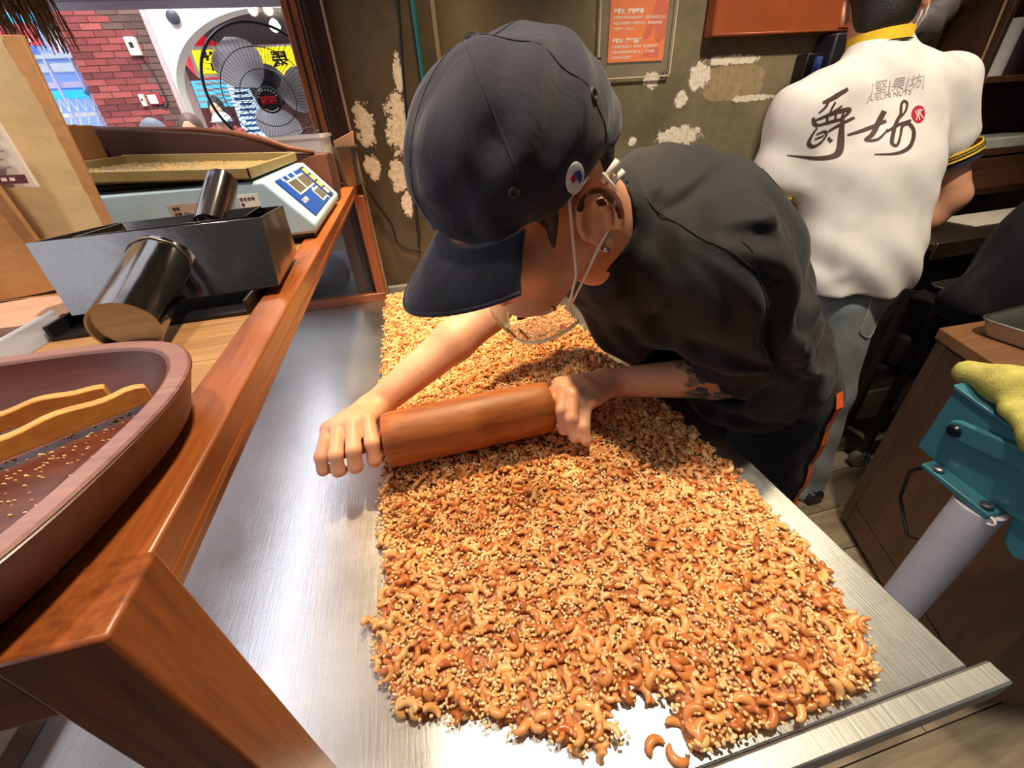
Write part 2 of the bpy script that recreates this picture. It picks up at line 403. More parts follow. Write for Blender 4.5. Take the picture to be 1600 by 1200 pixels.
def plank_mat():
    t = NT('floor_planks'); v = t.co(scale=(1 / 9, 1, 1)); oi = t.n.new('ShaderNodeObjectInfo')
    v2 = t.n.new('ShaderNodeVectorMath'); v2.operation = 'ADD'; t.link(v, v2.inputs[0])
    cx = t.n.new('ShaderNodeCombineXYZ'); t.link(t.math('MULTIPLY', oi.outputs['Random'], 37), cx.inputs[1]); t.link(cx.outputs[0], v2.inputs[1])
    n = t.noise(v2.outputs[0], 16, 6, .65, .8); n2 = t.noise(v2.outputs[0], 60, 3)
    f = t.math('ADD', t.math('MULTIPLY', n, .7), t.math('MULTIPLY', n2, .3))
    c = t.ramp(f, [(.28, lin((92, 80, 64))), (.5, lin((142, 126, 104))), (.72, lin((176, 160, 136)))])
    c = t.mix(t.math('MULTIPLY', oi.outputs['Random'], .45), c, lin((120, 104, 82)), 'MULTIPLY')
    t.set(col=c, rough=.5); t.bump(f, .25, .002); return t.m
M_plank = plank_mat()
pw, pl = .15, .9
pme = MB().box((0, 0, -.012), (pl - .003, pw - .003, 0)).mesh('plank'); pme.materials.append(M_plank)
for i in range(12):
    for j in range(3):
        x0 = .30 + j * pl - (i * .37 % .9); y0 = -.30 + i * pw
        if x0 + pl < .45 or x0 > 2.6: continue
        o = bpy.data.objects.new('plank', pme); COL.objects.link(o); o.parent = floor; o.location = (x0, y0, 0)
# dark timber post at the end of the wall and its mouldings
door = tag(MB().box((-.165, 1.4375, 0), (-.112, WALLY + .11, 2.7)).build('trim_1', M_dark, bevel=.004), kind='structure')
MB().box((-.150, 1.4365, 1.17), (-.140, 1.438, 2.7)).build('moulding', M_dark, door, bevel=.002)
MB().box((-.112, 1.4375, 0), (-.106, WALLY + .002, 2.7)).build('edge_bead', flat('worn_edge', (150, 132, 112), .7), door)
post2 = tag(MB().box((-.205, 1.4375, 0), (-.167, WALLY + .11, 2.7)).build('trim_2', wood('door_wood', (92, 46, 22), (168, 98, 56), 'Z', 20, .45), bevel=.003), kind='structure')
MB().box((-.189, 1.4365, 1.17), (-.183, 1.439, 2.7)).build('groove_strip', M_dark, post2)
tag(MB().box((-3, 2.35, 1.735), (-.2, 2.5, 1.95)).build('trim_3', flat('awning_beam', (150, 142, 168), .4), bevel=.005), kind='structure')
# batten on the wall, teal pipe, cable
tag(MB().box((.158, WALLY - .012, 0), (.170, WALLY, 2.7)).build('trim_4', flat('plaster_edge', (120, 108, 90), .8), bevel=.002), kind='structure')
tag(MB().box((-.105, WALLY - .02, .80), (.5, WALLY, .83)).build('baseboard_back', flat('grey_sill', (118, 116, 112), .6), bevel=.003), kind='structure')
MB().tube([(.117, WALLY - .012, 2.6), (.114, WALLY - .012, 1.5), (.112, WALLY - .012, 1.2), (.112, WALLY - .012, .82)], .0075, 10).build('water_pipe', flat('teal_paint', (22, 92, 96), .4), smooth=True,
    label='thin teal painted pipe running down the dark peeling wall', cat='pipe')
MB().tube([(.078, WALLY - .008, 2.6), (.078, WALLY - .008, 1.56), (.062, WALLY - .008, 1.42), (.051, WALLY - .008, 1.30), (.04, WALLY - .008, 1.15), (.033, WALLY - .008, 1.06), (.03, WALLY - .008, .985), (.022, WALLY - .008, .95)], .0035, 8).build('power_cable', M_black, smooth=True,
    label='black cable hanging down the peeling wall beside the teal pipe', cat='cable')
MB().tube([(-.105, 1.43, 1.155), (-.085, WALLY - .008, 1.10), (-.05, WALLY - .008, 1.03), (-.045, WALLY - .008, .97), (-.02, WALLY - .008, .945), (.025, WALLY - .008, .93)], .003, 8).build('power_cable', M_black, smooth=True,
    label='black cable bending along the wall from the corner of the wooden case', cat='cable')

# ------------------------------------------------------------------ steel work table
tb = thing('work_table', 'brushed stainless steel work table carrying the nut slab', 'table', (-.1, .76, 0))
MB().box((-.80, .088, .762), (.475, 1.43, .80)).build('table_top', M_table, tb, bevel=.002)
MB().box((-.80, .0655, .770), (.500, .0875, .8015)).build('front_bar', metal('bar_steel', (214, 214, 210), .46, 'Y', 60, .6), tb, bevel=.0025)
MB().box((-.78, .082, .700), (.44, .104, .722)).build('under_rail', flat('dark_rail', (30, 28, 28), .4), tb, bevel=.004)
for lx, ly in ((-.76, .14), (.43, .14), (-.76, 1.39), (.43, 1.39)):
    MB().cyl((lx, ly, 0), (lx, ly, .762), .02, 16).build('leg', M_steel, tb, smooth='auto')

# ------------------------------------------------------------------ nut slab
OUT = [(-.11, 1.41), (-.114, 1.2), (-.121, .962), (-.127, .739), (-.113, .578), (-.121, .465), (-.111, .373), (-.124, .277), (-.116, .241), (-.091, .186), (-.06, .186), (-.021, .17), (.01, .156), (.047, .132), (.076, .119),
       (.108, .122), (.109, .15), (.143, .155), (.162, .137), (.158, .112), (.165, .096), (.18, .091), (.221, .0915), (.30, .0915), (.368, .093), (.377, .1), (.403, .143), (.421, .209), (.428, .266), (.427, .408), (.426, .577), (.40, .78), (.402, 1.0), (.404, 1.15), (.38, 1.41)]
OUT = np.array(OUT)
def poly_dist(P, poly):
    """signed distance to the outline, positive inside"""
    d = np.full(len(P), 1e9); ins = np.zeros(len(P), bool); n = len(poly)
    for i in range(n):
        a = poly[i]; b = poly[(i + 1) % n]; e = b - a; w_ = P - a
        t = np.clip((w_ @ e) / (e @ e), 0, 1); d = np.minimum(d, np.hypot(*(w_ - t[:, None] * e).T))
        c = ((a[1] <= P[:, 1]) & (b[1] > P[:, 1])) | ((b[1] <= P[:, 1]) & (a[1] > P[:, 1]))
        xi = a[0] + (P[:, 1] - a[1]) / (e[1] if abs(e[1]) > 1e-9 else 1e-9) * e[0]; ins ^= c & (P[:, 0] < xi)
    return np.where(ins, d, -d)
def slab_h(P, d):
    lump = .0035 * np.sin(P[:, 0] * 61 + 2 * np.sin(P[:, 1] * 37)) * np.sin(P[:, 1] * 53 + 1.3 * np.sin(P[:, 0] * 41))
    fade = np.clip((P[:, 1] - .1) / .5, 0, 1)
    return (.006 + .0125 * np.clip(d / .022, 0, 1) ** .6 + lump * (1 - .65 * fade) * np.clip(d / .02, 0, 1))
slab = thing('nut_brittle_slab', 'broad rolled-out slab of caramel coated cashews and seeds on the steel table', 'nut brittle', (.15, .75, .80))
gx = np.arange(-.14, .45, .006); gy = np.arange(.08, 1.42, .006); GX, GY = np.meshgrid(gx, gy, indexing='ij')
P = np.stack([GX.ravel(), GY.ravel()], 1); dd = poly_dist(P, OUT) + .004 * (np.random.rand(len(P)) - .5)
inside = (dd > .003).reshape(GX.shape); H = np.where(dd > .003, .80 + slab_h(P, dd) - .0036, .8005).reshape(GX.shape)
idx = -np.ones(GX.shape, int); bm = bmesh.new(); vv = {}
cellm = inside[:-1, :-1] & inside[1:, :-1] & inside[1:, 1:] & inside[:-1, 1:]
def gv(i, j):
    if (i, j) not in vv: vv[(i, j)] = bm.verts.new((gx[i], gy[j], H[i, j]))
    return vv[(i, j)]
for i, j in np.argwhere(cellm): bm.faces.new((gv(i, j), gv(i + 1, j), gv(i + 1, j + 1), gv(i, j + 1)))
ext = bmesh.ops.extrude_edge_only(bm, edges=[e for e in bm.edges if len(e.link_faces) == 1])
for g in ext['geom']:
    if isinstance(g, bmesh.types.BMVert): g.co.z = .8003
me = bpy.data.meshes.new('caramel'); bm.to_mesh(me); bm.free(); me.polygons.foreach_set('use_smooth', [True] * len(me.polygons))
link('caramel_layer', me, flat('caramel', (176, 104, 48), .35, 0, .35, 120, .6, 300), slab)

def cashew(seed, n=6):
    rnd = random.Random(seed); L = 9; R = .0072; arc = math.radians(rnd.uniform(150, 205)); rings = []
    for i in range(L):
        t = i / (L - 1); a = -arc / 2 + arc * t; rad = .0047 * math.sin(math.pi * min(max(t * .94 + .03, .02), .98)) ** .5 * (1.12 - .25 * t)
        c = Vector((R * math.sin(a) * 1.18, R * math.cos(a) - R * .55, 0)); nrm = Vector((math.sin(a), math.cos(a), 0))
        rings.append([c + nrm * rad * math.cos(2 * math.pi * j / n) + Vector((0, 0, .92 * rad * math.sin(2 * math.pi * j / n))) for j in range(n)])
    m = MB(); m.loft(rings); return m
def seedm():
    m = MB(); m.lathe([(.0005, -.0024), (.0014, -.0014), (.0015, .0010), (.0005, .0023)], n=5, M=Matrix.Rotation(math.pi / 2, 3, 'Y')); return m
def nut_mat(name, stops, attr, rough=.32):
    t = NT(name)
    if attr: a = t.n.new('ShaderNodeAttribute'); a.attribute_name = 'tone'; f = a.outputs['Fac']
    else: f = t.n.new('ShaderNodeObjectInfo').outputs['Random']
    n = t.noise(t.co(), 110, 3)
    g = t.math('ADD', t.math('MULTIPLY', f, .75), t.math('MULTIPLY', n, .25))
    t.set(col=t.ramp(g, stops), rough=t.math('MULTIPLY_ADD', n, .35, rough - .18), coat=.25, coat_r=.2, sss=.0)
    return t.m
CS = [(.08, lin((172, 88, 40))), (.3, lin((212, 130, 68))), (.6, lin((232, 160, 92))), (.92, lin((244, 196, 128)))]
SS = [(.1, lin((226, 166, 98))), (.5, lin((244, 202, 138))), (.95, lin((252, 228, 176)))]
M_c1 = nut_mat('roasted_cashew', CS, False); M_c2 = nut_mat('roasted_cashew_mass', CS, True); M_sd = nut_mat('puffed_seeds', SS, True, .45)
CV = [cashew(i) for i in range(6)]
CME = []
for c in CV:
    m = c.mesh('cashew', True); m.materials.append(M_c1); CME.append(m)
def rots(n, tilt):
    az = np.random.rand(n) * 6.283; tx = np.random.randn(n) * tilt; ty = np.random.randn(n) * tilt * 1.3
    ca, sa = np.cos(az), np.sin(az); cx, sx = np.cos(tx), np.sin(tx); cy, sy = np.cos(ty), np.sin(ty); o, z = np.ones(n), np.zeros(n)
    A = np.array([[ca, -sa, z], [sa, ca, z], [z, z, o]]).transpose(2, 0, 1); B = np.array([[o, z, z], [z, cx, -sx], [z, sx, cx]]).transpose(2, 0, 1); C = np.array([[cy, z, sy], [z, o, z], [-sy, z, cy]]).transpose(2, 0, 1)
    return A @ B @ C
def scatter(step, jit):
    X, Y = np.meshgrid(np.arange(-.135, .445, step), np.arange(.085, 1.42, step), indexing='ij')
    Pn = np.stack([X.ravel(), Y.ravel()], 1) + (np.random.rand(X.size, 2) - .5) * jit
    d = poly_dist(Pn, OUT) + .012 * (np.random.rand(len(Pn)) - .5) + .005 * np.sin(Pn[:, 0] * 160) * np.sin(Pn[:, 1] * 140); return Pn, d
Pn, dn = scatter(.0122, .0115); ok = dn > .0035; Pn, dn = Pn[ok], dn[ok]
Zn = .80 + np.maximum(slab_h(Pn, dn) + np.random.randn(len(Pn)) * .0018, .0045); Rn = rots(len(Pn), .38); Sn = .70 + .38 * np.random.rand(len(Pn))
# rim: a second, lower row along the broken edge
rim = (dn < .02) & (np.random.rand(len(dn)) < .8)
Pn = np.concatenate([Pn, Pn[rim] + np.random.randn(rim.sum(), 2) * .006]); Zn = np.concatenate([Zn, .805 + .004 * np.random.rand(rim.sum())]); Rn = np.concatenate([Rn, rots(rim.sum(), .5)]); Sn = np.concatenate([Sn, .70 + .38 * np.random.rand(rim.sum())])
inb = (Pn[:, 1] > .0995) | (Pn[:, 0] < .12); Pn, Zn, Rn, Sn = Pn[inb], Zn[inb], Rn[inb], Sn[inb]
dist = np.sqrt(Pn[:, 0] ** 2 + Pn[:, 1] ** 2 + (Zn - 1.3) ** 2) - .02 * Sn; order = np.argsort(dist); var = np.random.randint(0, 6, len(Pn))
root = Vector((.15, .75, .80))
for q in order[:300]:
    o = bpy.data.objects.new('cashew', CME[var[q]]); COL.objects.link(o); o.parent = slab
    o.matrix_basis = Matrix.Translation(Vector((Pn[q, 0], Pn[q, 1], Zn[q])) - root) @ Matrix(Rn[q].tolist()).to_4x4() @ Matrix.Scale(float(Sn[q]), 4)
def joined(name, bases, which, Pn, Zn, Rn, Sn, mat):
    Vs, Fs4, tones = [], [], []; off = 0
    for b, base in enumerate(bases):
        sel = np.nonzero(which == b)[0]
        if not len(sel): continue
        V = np.array(base.v); W = np.einsum('nij,vj->nvi', Rn[sel], V) * Sn[sel][:, None, None]; W[:, :, 0] += Pn[sel, 0][:, None]; W[:, :, 1] += Pn[sel, 1][:, None]; W[:, :, 2] += Zn[sel][:, None]
        tri = []
        for f in base.f:
            for k in range(1, len(f) - 1): tri.append((f[0], f[k], f[k + 1]))
        T = np.array(tri); Vs.append(W.reshape(-1, 3)); Fs4.append((T[None] + (np.arange(len(sel)) * len(V))[:, None, None]).reshape(-1, 3) + off); off += len(sel) * len(V)
        tones.append(np.repeat(np.random.rand(len(sel)), len(V)))
    me = np_mesh(name, np.concatenate(Vs), np.concatenate(Fs4), True)
    at = me.attributes.new('tone', 'FLOAT', 'POINT'); at.data.foreach_set('value', np.concatenate(tones).astype(np.float32))
    return link(name, me, mat, slab, kind='stuff')
rest = order[300:]
joined('cashew_mass', CV, var[rest], Pn[rest], Zn[rest], Rn[rest], Sn[rest], M_c2)
Ps, ds = scatter(.0036, .0042)
cl = np.sin(Ps[:, 0] * 95 + 3 * np.sin(Ps[:, 1] * 61)) * np.sin(Ps[:, 1] * 88 + 2 * np.sin(Ps[:, 0] * 71))
ok = (ds > .001) & (np.random.rand(len(ds)) < np.clip(.55 + .5 * cl, .14, 1)) & ((Ps[:, 1] > .094) | (Ps[:, 0] < .12)); Ps, ds, cl = Ps[ok], ds[ok], cl[ok]
Zs = .80 + np.maximum(slab_h(Ps, ds) + .0006 + .0013 * np.random.randn(len(Ps)) + .0028 * np.clip(cl, 0, 1), .0012)
joined('seed_mass', [seedm()], np.zeros(len(Ps), int), Ps, Zs, rots(len(Ps), .6), .85 + .45 * np.random.rand(len(Ps)), M_sd)
# stray nuts that have broken away
for (x, y, a, s, lab) in ((.135, .113, .3, .95, 'loose curved cashew lying alone in the gap at the slab front edge'), (.150, .100, 2.2, .95, 'dark roasted loose cashew beside the front bar gap'),
                          (-.138, .60, 1.0, .6, 'small broken nut crumb left of the slab beside the rolling pin')):
    o = bpy.data.objects.new('cashew', CME[2]); COL.objects.link(o); o.location = (x, y, .8042 if s > .9 else .8025); o.rotation_euler = (0, 0, a); o.scale = (s, s, s); tag(o, lab, 'nut')

# ------------------------------------------------------------------ rolling pin
pin = thing('rolling_pin', 'thick wooden rolling pin gripped in both hands on the nut slab', 'rolling pin', (.042, .557, .826))
M_pin = wood('pin_wood', (120, 60, 22), (196, 112, 50), 'X', 16, .5, .2, .0, (164, 92, 40), 6)
PA, PB = Vector((-.098, .554, .871)), Vector((.182, .560, .871)); ax = (PB - PA).normalized()
def pinprof(prof, n=40):
    m = MB(); M = frame(PA, (0, 0, 1), ax); m.lathe(prof, n=n, M=M); return m
Lp = (PB - PA).length
pinprof([(.036, 0), (.0425, .002), (.0445, .008), (.045, .02), (.0455, Lp / 2), (.045, Lp - .02), (.0445, Lp - .008), (.0425, Lp - .002), (.036, Lp)]).build('barrel', M_pin, pin, smooth='auto')
pinprof([(.012, -.098), (.0145, -.094), (.0155, -.08), (.0135, -.05), (.0125, -.02), (.016, -.004), (.016, .001)], 20).build('handle', M_pin, pin, smooth='auto')
pinprof([(.016, Lp - .001), (.016, Lp + .004), (.0125, Lp + .02), (.0135, Lp + .05), (.0155, Lp + .08), (.0145, Lp + .094), (.012, Lp + .098)], 20).build('handle', M_pin, pin, smooth='auto')

# ------------------------------------------------------------------ wooden display case standing on the table
CZ = 1.16
case = thing('display_case', 'orange-brown wooden display case with thick rails standing on the steel table', 'display case', (-.30, .78, .80))
MB().hexa([(-.156, .105, CZ - .036), (-.131, .105, CZ - .036), (-.131, 1.435, CZ - .036), (-.156, 1.435, CZ - .036)], [(-.156, .105, CZ), (-.1235, .105, CZ), (-.1235, 1.435, CZ), (-.156, 1.435, CZ)]).build('top_rail', M_case, case, bevel=.002)
MB().box((-.132, .141, CZ - .026), (-.1275, 1.435, CZ - .020)).build('rail_moulding', M_case, case, bevel=.001)
MB().box((-.66, .105, CZ - .040), (-.157, .137, CZ)).build('top_rail', M_casex, case, bevel=.002)
MB().box((-.70, .105, CZ - .036), (-.665, 1.435, CZ)).build('top_rail', M_case, case, bevel=.002)
MB().box((-.66, 1.405, CZ - .036), (-.157, 1.435, CZ)).build('top_rail', M_casex, case, bevel=.002)
for px0, px1, py0, py1 in ((-.1580, -.1225, .104, .1395), (-.141, -.1125, 1.405, 1.434), (-.70, -.665, .104, .1395), (-.70, -.665, 1.405, 1.434)):
    MB().box((px0, py0, .80), (px1, py1, CZ - .0365 if py0 > .2 else CZ + .0006)).build('post', M_casez, case, bevel=.0018)
MB().box((-.665, 1.402, .80), (-.112, 1.436, .826)).build('base_rail', M_casex, case, bevel=.002)
MB().box((-.49, .12, .80), (-.455, 1.40, .826)).build('base_rail', flat('dark_base', (92, 60, 44), .5, var=.3), case, bevel=.002)
bw = .1
for k in range(13):
    y0 = .138 + k * .0975
    MB().box((-.664, y0, CZ - .026), (-.158, y0 + .0965, CZ - .006)).build('board', M_board, case, bevel=.0008)
MB().box((-.66, 1.416, .827), (-.153, 1.420, CZ - .037)).build('pane', glassy('case_glass', (60, 66, 72), .35, .05), case)
MB().lathe([(.0045, 0), (.0045, .0006), (.0, .0007)], n=14, M=frame((-.181, .1048, CZ - .022), (1, 0, 0), (0, -1, 0))).build('nail_hole', flat('hole_dark', (40, 24, 20), .8), case)  # nail hole drawn as a flat dark disc

# assumed cool light tube under the case top, added to brighten the steel table
tube = MB().box((-.392, .20, CZ - .040), (-.366, 1.36, CZ - .027)).build('assumed_light_tube', emit('assumed_led_tube', (226, 236, 255), 9.0), case, bevel=.003)
# ------------------------------------------------------------------ people: materials
def skin_mat(name, tattoo=False):
    t = NT(name); o = t.co(); n = t.noise(o, 14, 4); n2 = t.noise(o, 160, 3)
    c = t.ramp(n, [(.3, lin((206, 146, 112))), (.7, lin((228, 172, 138)))])
    if tattoo:
        # inked feather shapes on the outer side of the forearm near the elbow
        sx = t.n.new('ShaderNodeSeparateXYZ'); t.link(o, sx.inputs[0])
        g = t.node('ShaderNodeTexVoronoi', ins={'Vector': t.co(scale=(1.0, 1.0, 1.6), rot=(0, .5, 0)), 'Scale': 55.0})
        cellc = t.ramp(t.node('ShaderNodeTexVoronoi', ins={'Vector': t.co(scale=(1.0, 1.0, 1.6), rot=(0, .5, 0)), 'Scale': 55.0}).outputs['Color'],
                       [(.2, lin((52, 50, 60))), (.45, lin((84, 82, 90))), (.6, lin((66, 96, 88))), (.85, lin((196, 130, 84)))])
        edge = t.math('LESS_THAN', g.outputs['Distance'], .62)
        # world x of the band: relative to the body root
        m = t.math('MULTIPLY', t.math('MULTIPLY_ADD', t.math('SUBTRACT', sx.outputs[0], TAT_X0), 90, t.math('MULTIPLY_ADD', t.noise(o, 45, 2), 5, -2.5), True), t.math('LESS_THAN', sx.outputs[2], TAT_Z1), None, True)
        m = t.math('MULTIPLY', m, t.math('MULTIPLY_ADD', edge, .45, .5))
        c = t.mix(m, c, cellc)
    t.set(col=c, rough=.48, sss=.12, sss_s=.012, ssr=(1, .35, .2), spec=.4); t.bump(n2, .08, .0008); return t.m
def cloth(name, dark, light, scale=9, rough=.8, bump=.5, sheen=.1, weave=900, dist=.008):
    t = NT(name); o = t.co(); n = t.noise(o, scale, 4, .55, .6); n2 = t.noise(t.co(scale=(1, 1, .4)), scale * 2.2, 3, .5, 1.5)
    t.set(col=t.ramp(n, [(.3, lin(dark)), (.7, lin(light))]), rough=rough, sheen=sheen, spec=.3)
    wv = t.noise(o, weave, 2); h = t.math('ADD', t.math('MULTIPLY', n2, 1.0), t.math('MULTIPLY', wv, .04))
    t.bump(h, bump, dist); return t.m
WR = Vector((.68, .66, 0))                     # worker root on the floor
TAT_X0, TAT_Z1 = .405 - WR.x, .945
M_skin = skin_mat('skin'); M_skin_t = skin_mat('skin_with_ink', True)
M_blk = cloth('black_shirt_cloth', (7, 7, 9), (14, 13, 16), 8, .75, .22, .06)
M_pant = cloth('black_trouser_cloth', (12, 12, 16), (20, 20, 25), 7, .85, .3, .06)
M_cap = cloth('navy_black_cap_cloth', (19, 19, 31), (40, 39, 57), 13, .85, .25, .25, 1400, .008)
M_hair = flat('black_hair', (24, 18, 16), .5, 0, .3, 80, .6, 260)

# ------------------------------------------------------------------ worker: pose
HC = np.array((.144, .487, 1.213)); HF = np.array((-.842, -.275, -.465)); HU = np.array((-.422, -.203, .884))
HF /= np.linalg.norm(HF); HU = HU - HF * (HU @ HF); HU /= np.linalg.norm(HU); HL = np.cross(HU, HF)      # HL: towards the person's left ear
HR = np.stack([HL, HF, HU])
def hp(x, y, z): return HC + HL * x + HF * y + HU * z
NB = np.array((.30, .60, 1.14))
LS, LE, LW = np.array((.375, .455, 1.115)), np.array((.560, .500, .895)), np.array((.302, .582, .880))
RS, RE, RW = np.array((.290, .82, 1.11)), np.array((.118, .735, .985)), np.array((-.112, .640, .884))
SPINE = [np.array(p) for p in ((.32, .62, 1.095), (.41, .64, 1.105), (.48, .65, 1.055), (.535, .655, .96), (.59, .66, .85))]

B = Field((-.24, .40, .79), (.74, .95, 1.36), .0027)
# head
B.ell(hp(0, -.012, .045), (.074, .094, .098), HR, .02)
B.ell(hp(0, .040, -.030), (.060, .056, .078), HR, .025)
B.ell(hp(0, .070, -.088), (.026, .022, .020), HR, .022)
for sx in (-1, 1):
    B.ell(hp(sx * .040, .060, -.020), (.022, .022, .024), HR, .02)                 # cheek
    B.ell(hp(sx * .031, .088, .022), (.018, .012, .010), HR, .006, 'sub')          # eye socket
    B.ell(hp(sx * .031, .078, .021), (.012, .012, .011), HR, .003)                 # eyeball under the lid
    B.cone(hp(sx * .012, .093, .040), hp(sx * .046, .082, .042), .008, .006, .012) # brow
    B.cone(hp(sx * .010, .098, -.026), hp(sx * .011, .104, -.024), .007, .007, .006)
    B.cone(hp(sx * .050, -.005, -.045), hp(sx * .030, .055, -.088), .018, .016, .02)  # jaw line
B.chain([hp(0, .094, .028), hp(0, .106, .0), hp(0, .114, -.020)], [.008, .009, .011], .008)
B.cone(hp(-.016, .096, -.050), hp(.016, .096, -.050), .0055, .0055, .006); B.cone(hp(-.013, .095, -.061), hp(.013, .095, -.061), .0065, .0065, .005)
B.cone(hp(-.018, .103, -.0553), hp(.018, .103, -.0553), .0016, .0016, .002, 'sub')
for sx in (-1, 1):                                                                  # ears
    er = np.stack([HL * sx * .90 + HF * .42, HF * .90 - HL * sx * .42, HU])
    def ep(u, v, o): return hp(sx * .085, -.014, -.010) + er[1] * u + er[2] * v + er[0] * o      # ear plane: u forward, v up, o outward
    B.ell(ep(0, 0, -.001), (.0065, .021, .033), er, .005)
    hx = [ep(.021 * math.cos(t), .004 + .031 * math.sin(t), .0065) for t in np.linspace(-.35, 3.75, 12)]
    B.chain(hx, [.0032] + [.0042] * 9 + [.0045, .0055], .003)
    B.chain([ep(.006 * math.cos(t) - .004, .002 + .019 * math.sin(t), .0055) for t in np.linspace(.9, 4.0, 7)], [.0028] * 7, .003)
    B.cone(ep(-.004, -.028, .003), ep(.004, -.031, .002), .0075, .0065, .005)
    B.cone(hp(sx * .079, .003, -.012), hp(sx * .078, .003, -.020), .005, .005, .004)
# neck and the trunk under the shirt
B.cone(hp(0, -.030, -.010), NB, .056, .060, .03); B.cone(hp(0, .0, -.055), NB + (-.015, -.01, -.01), .045, .055, .03)
B.ecyl(SPINE[0], SPINE[1], (.13, .085), (.15, .10), (0, 0, 1), .04); B.ecyl(SPINE[1], SPINE[3], (.15, .10), (.13, .09), (.5, 0, 1), .04)
B.ecyl(SPINE[3], SPINE[4], (.13, .09), (.13, .09), (.7, 0, 1), .03)
for S_, E_, W_ in ((LS, LE, LW), (RS, RE, RW)):
    B.cone(NB + (.03, 0, -.03), S_, .055, .055, .04); B.cone(S_, E_, .050, .038, .02)
    mid = E_ * .68 + W_ * .32; B.chain([E_, mid, W_], [.038, .0385, .0255], .012)
# hands: wrist spread, knuckles, three phalanges each, thumb
def hand(W_, wr, mcp, pip, dip, tip, thumb, tr=(.013, .011, .0095, .008)):
    for m_, w0 in zip(mcp, wr): B.cone(w0, m_, .0175, .0128, .013)
    for a, b in zip(mcp[:-1], mcp[1:]): B.cone((np.array(a) * .6 + np.mean(wr, 0) * .4), (np.array(b) * .6 + np.mean(wr, 0) * .4), .014, .014, .01)
    for i in range(4):
        r = (.0112, .0114, .0108, .0096)[i]
        B.chain([mcp[i], pip[i], dip[i], tip[i]], [r + .0010, r, r * .94, r * .84], .0036)
    B.chain(thumb, tr, .006)
A3 = lambda *p: [np.array(q) for q in p]
hand(RW, A3((-.104, .632, .884), (-.112, .634, .885), (-.120, .638, .884), (-.126, .642, .882)),
     A3((-.119, .578, .9005), (-.142, .574, .902), (-.164, .577, .899), (-.183, .586, .892)),
     A3((-.113, .531, .889), (-.140, .523, .889), (-.167, .524, .886), (-.192, .535, .879)),
     A3((-.115, .521, .864), (-.144, .517, .862), (-.170, .519, .859), (-.194, .530, .857)),
     A3((-.119, .537, .849), (-.146, .534, .846), (-.170, .536, .844), (-.191, .545, .845)),
     A3((-.100, .626, .872), (-.100, .600, .862), (-.108, .578, .850), (-.120, .560, .845)))
hand(LW, A3((.292, .590, .884), (.294, .583, .886), (.298, .576, .885), (.303, .570, .880)),
     A3((.206, .578, .9000), (.207, .556, .9030), (.217, .536, .9000), (.232, .520, .8900)),
     A3((.190, .548, .889), (.191, .520, .886), (.201, .500, .881), (.217, .489, .871)),
     A3((.189, .538, .863), (.191, .508, .859), (.202, .488, .855), (.218, .480, .8495)),
     A3((.196, .550, .847), (.199, .521, .844), (.210, .501, .842), (.225, .493, .842)),
     A3((.276, .604, .880), (.238, .610, .880), (.208, .602, .874), (.190, .592, .866)))
worker = thing('person', 'person in black shirt and dark cap bent over the table rolling nuts', 'person', WR)
body = link('body', B.mesh('body', 1), M_skin_t, worker)
del B
# ------------------------------------------------------------------ worker: shirt
S = Field((.05, .30, .70), (.99, .99, 1.33), .0042)
S.ecyl(SPINE[0] + (.0, 0, .0), SPINE[1], (.155, .098), (.182, .132), (-.1, 0, 1), .05)
S.ecyl(SPINE[1], SPINE[2], (.185, .130), (.185, .130), (.35, 0, 1), .05)
S.ecyl(SPINE[2], SPINE[3], (.185, .132), (.180, .130), (.65, 0, 1), .05)
S.ecyl(SPINE[3], SPINE[4] + (.025, -.01, -.03), (.178, .122), (.185, .122), (.8, 0, 1), .05)
S.cone((.47, .60, 1.12), (.60, .62, 1.0), .085, .08, .06)
S.ecyl((.38, .62, 1.02), (.52, .64, .90), (.14, .06), (.14, .07), (0, 0, 1), .06)              # front hanging loose
S.cone((.335, .62, .97), (.44, .64, .90), .05, .06, .05)
S.cone(NB + (.05, 0, .0), LS + (.01, .0, -.005), .075, .074, .05); S.cone(NB + (.05, 0, .0), RS, .075, .072, .05)
lse = LE * .80 + LS * .20; dirL = (LE - LS) / np.linalg.norm(LE - LS)
S.chain([LS, LS * .5 + LE * .5, LE + dirL * .005 + (.01, -.003, .008)], [.072, .078, .088], .03)
S.cone(LE + (.03, .03, .04), (.65, .58, .92), .06, .05, .06)                                      # sleeve draped against the side
rse = RS * .28 + RE * .72; S.chain([RS, RS * .5 + RE * .5, rse], [.070, .066, .064], .03)
# openings
dR = (RE - RS) / np.linalg.norm(RE - RS); S.cone(rse + dR * -.01, rse + dR * .10, .054, .060, .008, 'sub'); S.cut(rse + dR * .030, dR) if False else None
S.cone(LE * .93 + LW * .07, LE * .45 + LW * .55, .046, .070, .008, 'sub')
ND = (NB - hp(0, -.03, -.02)); ND /= np.linalg.norm(ND)
S.chain([NB, NB - ND * .058], [.088, .070], .03); S.cone(NB - ND * .03, NB - ND * .16, .059, .066, .004, 'sub')
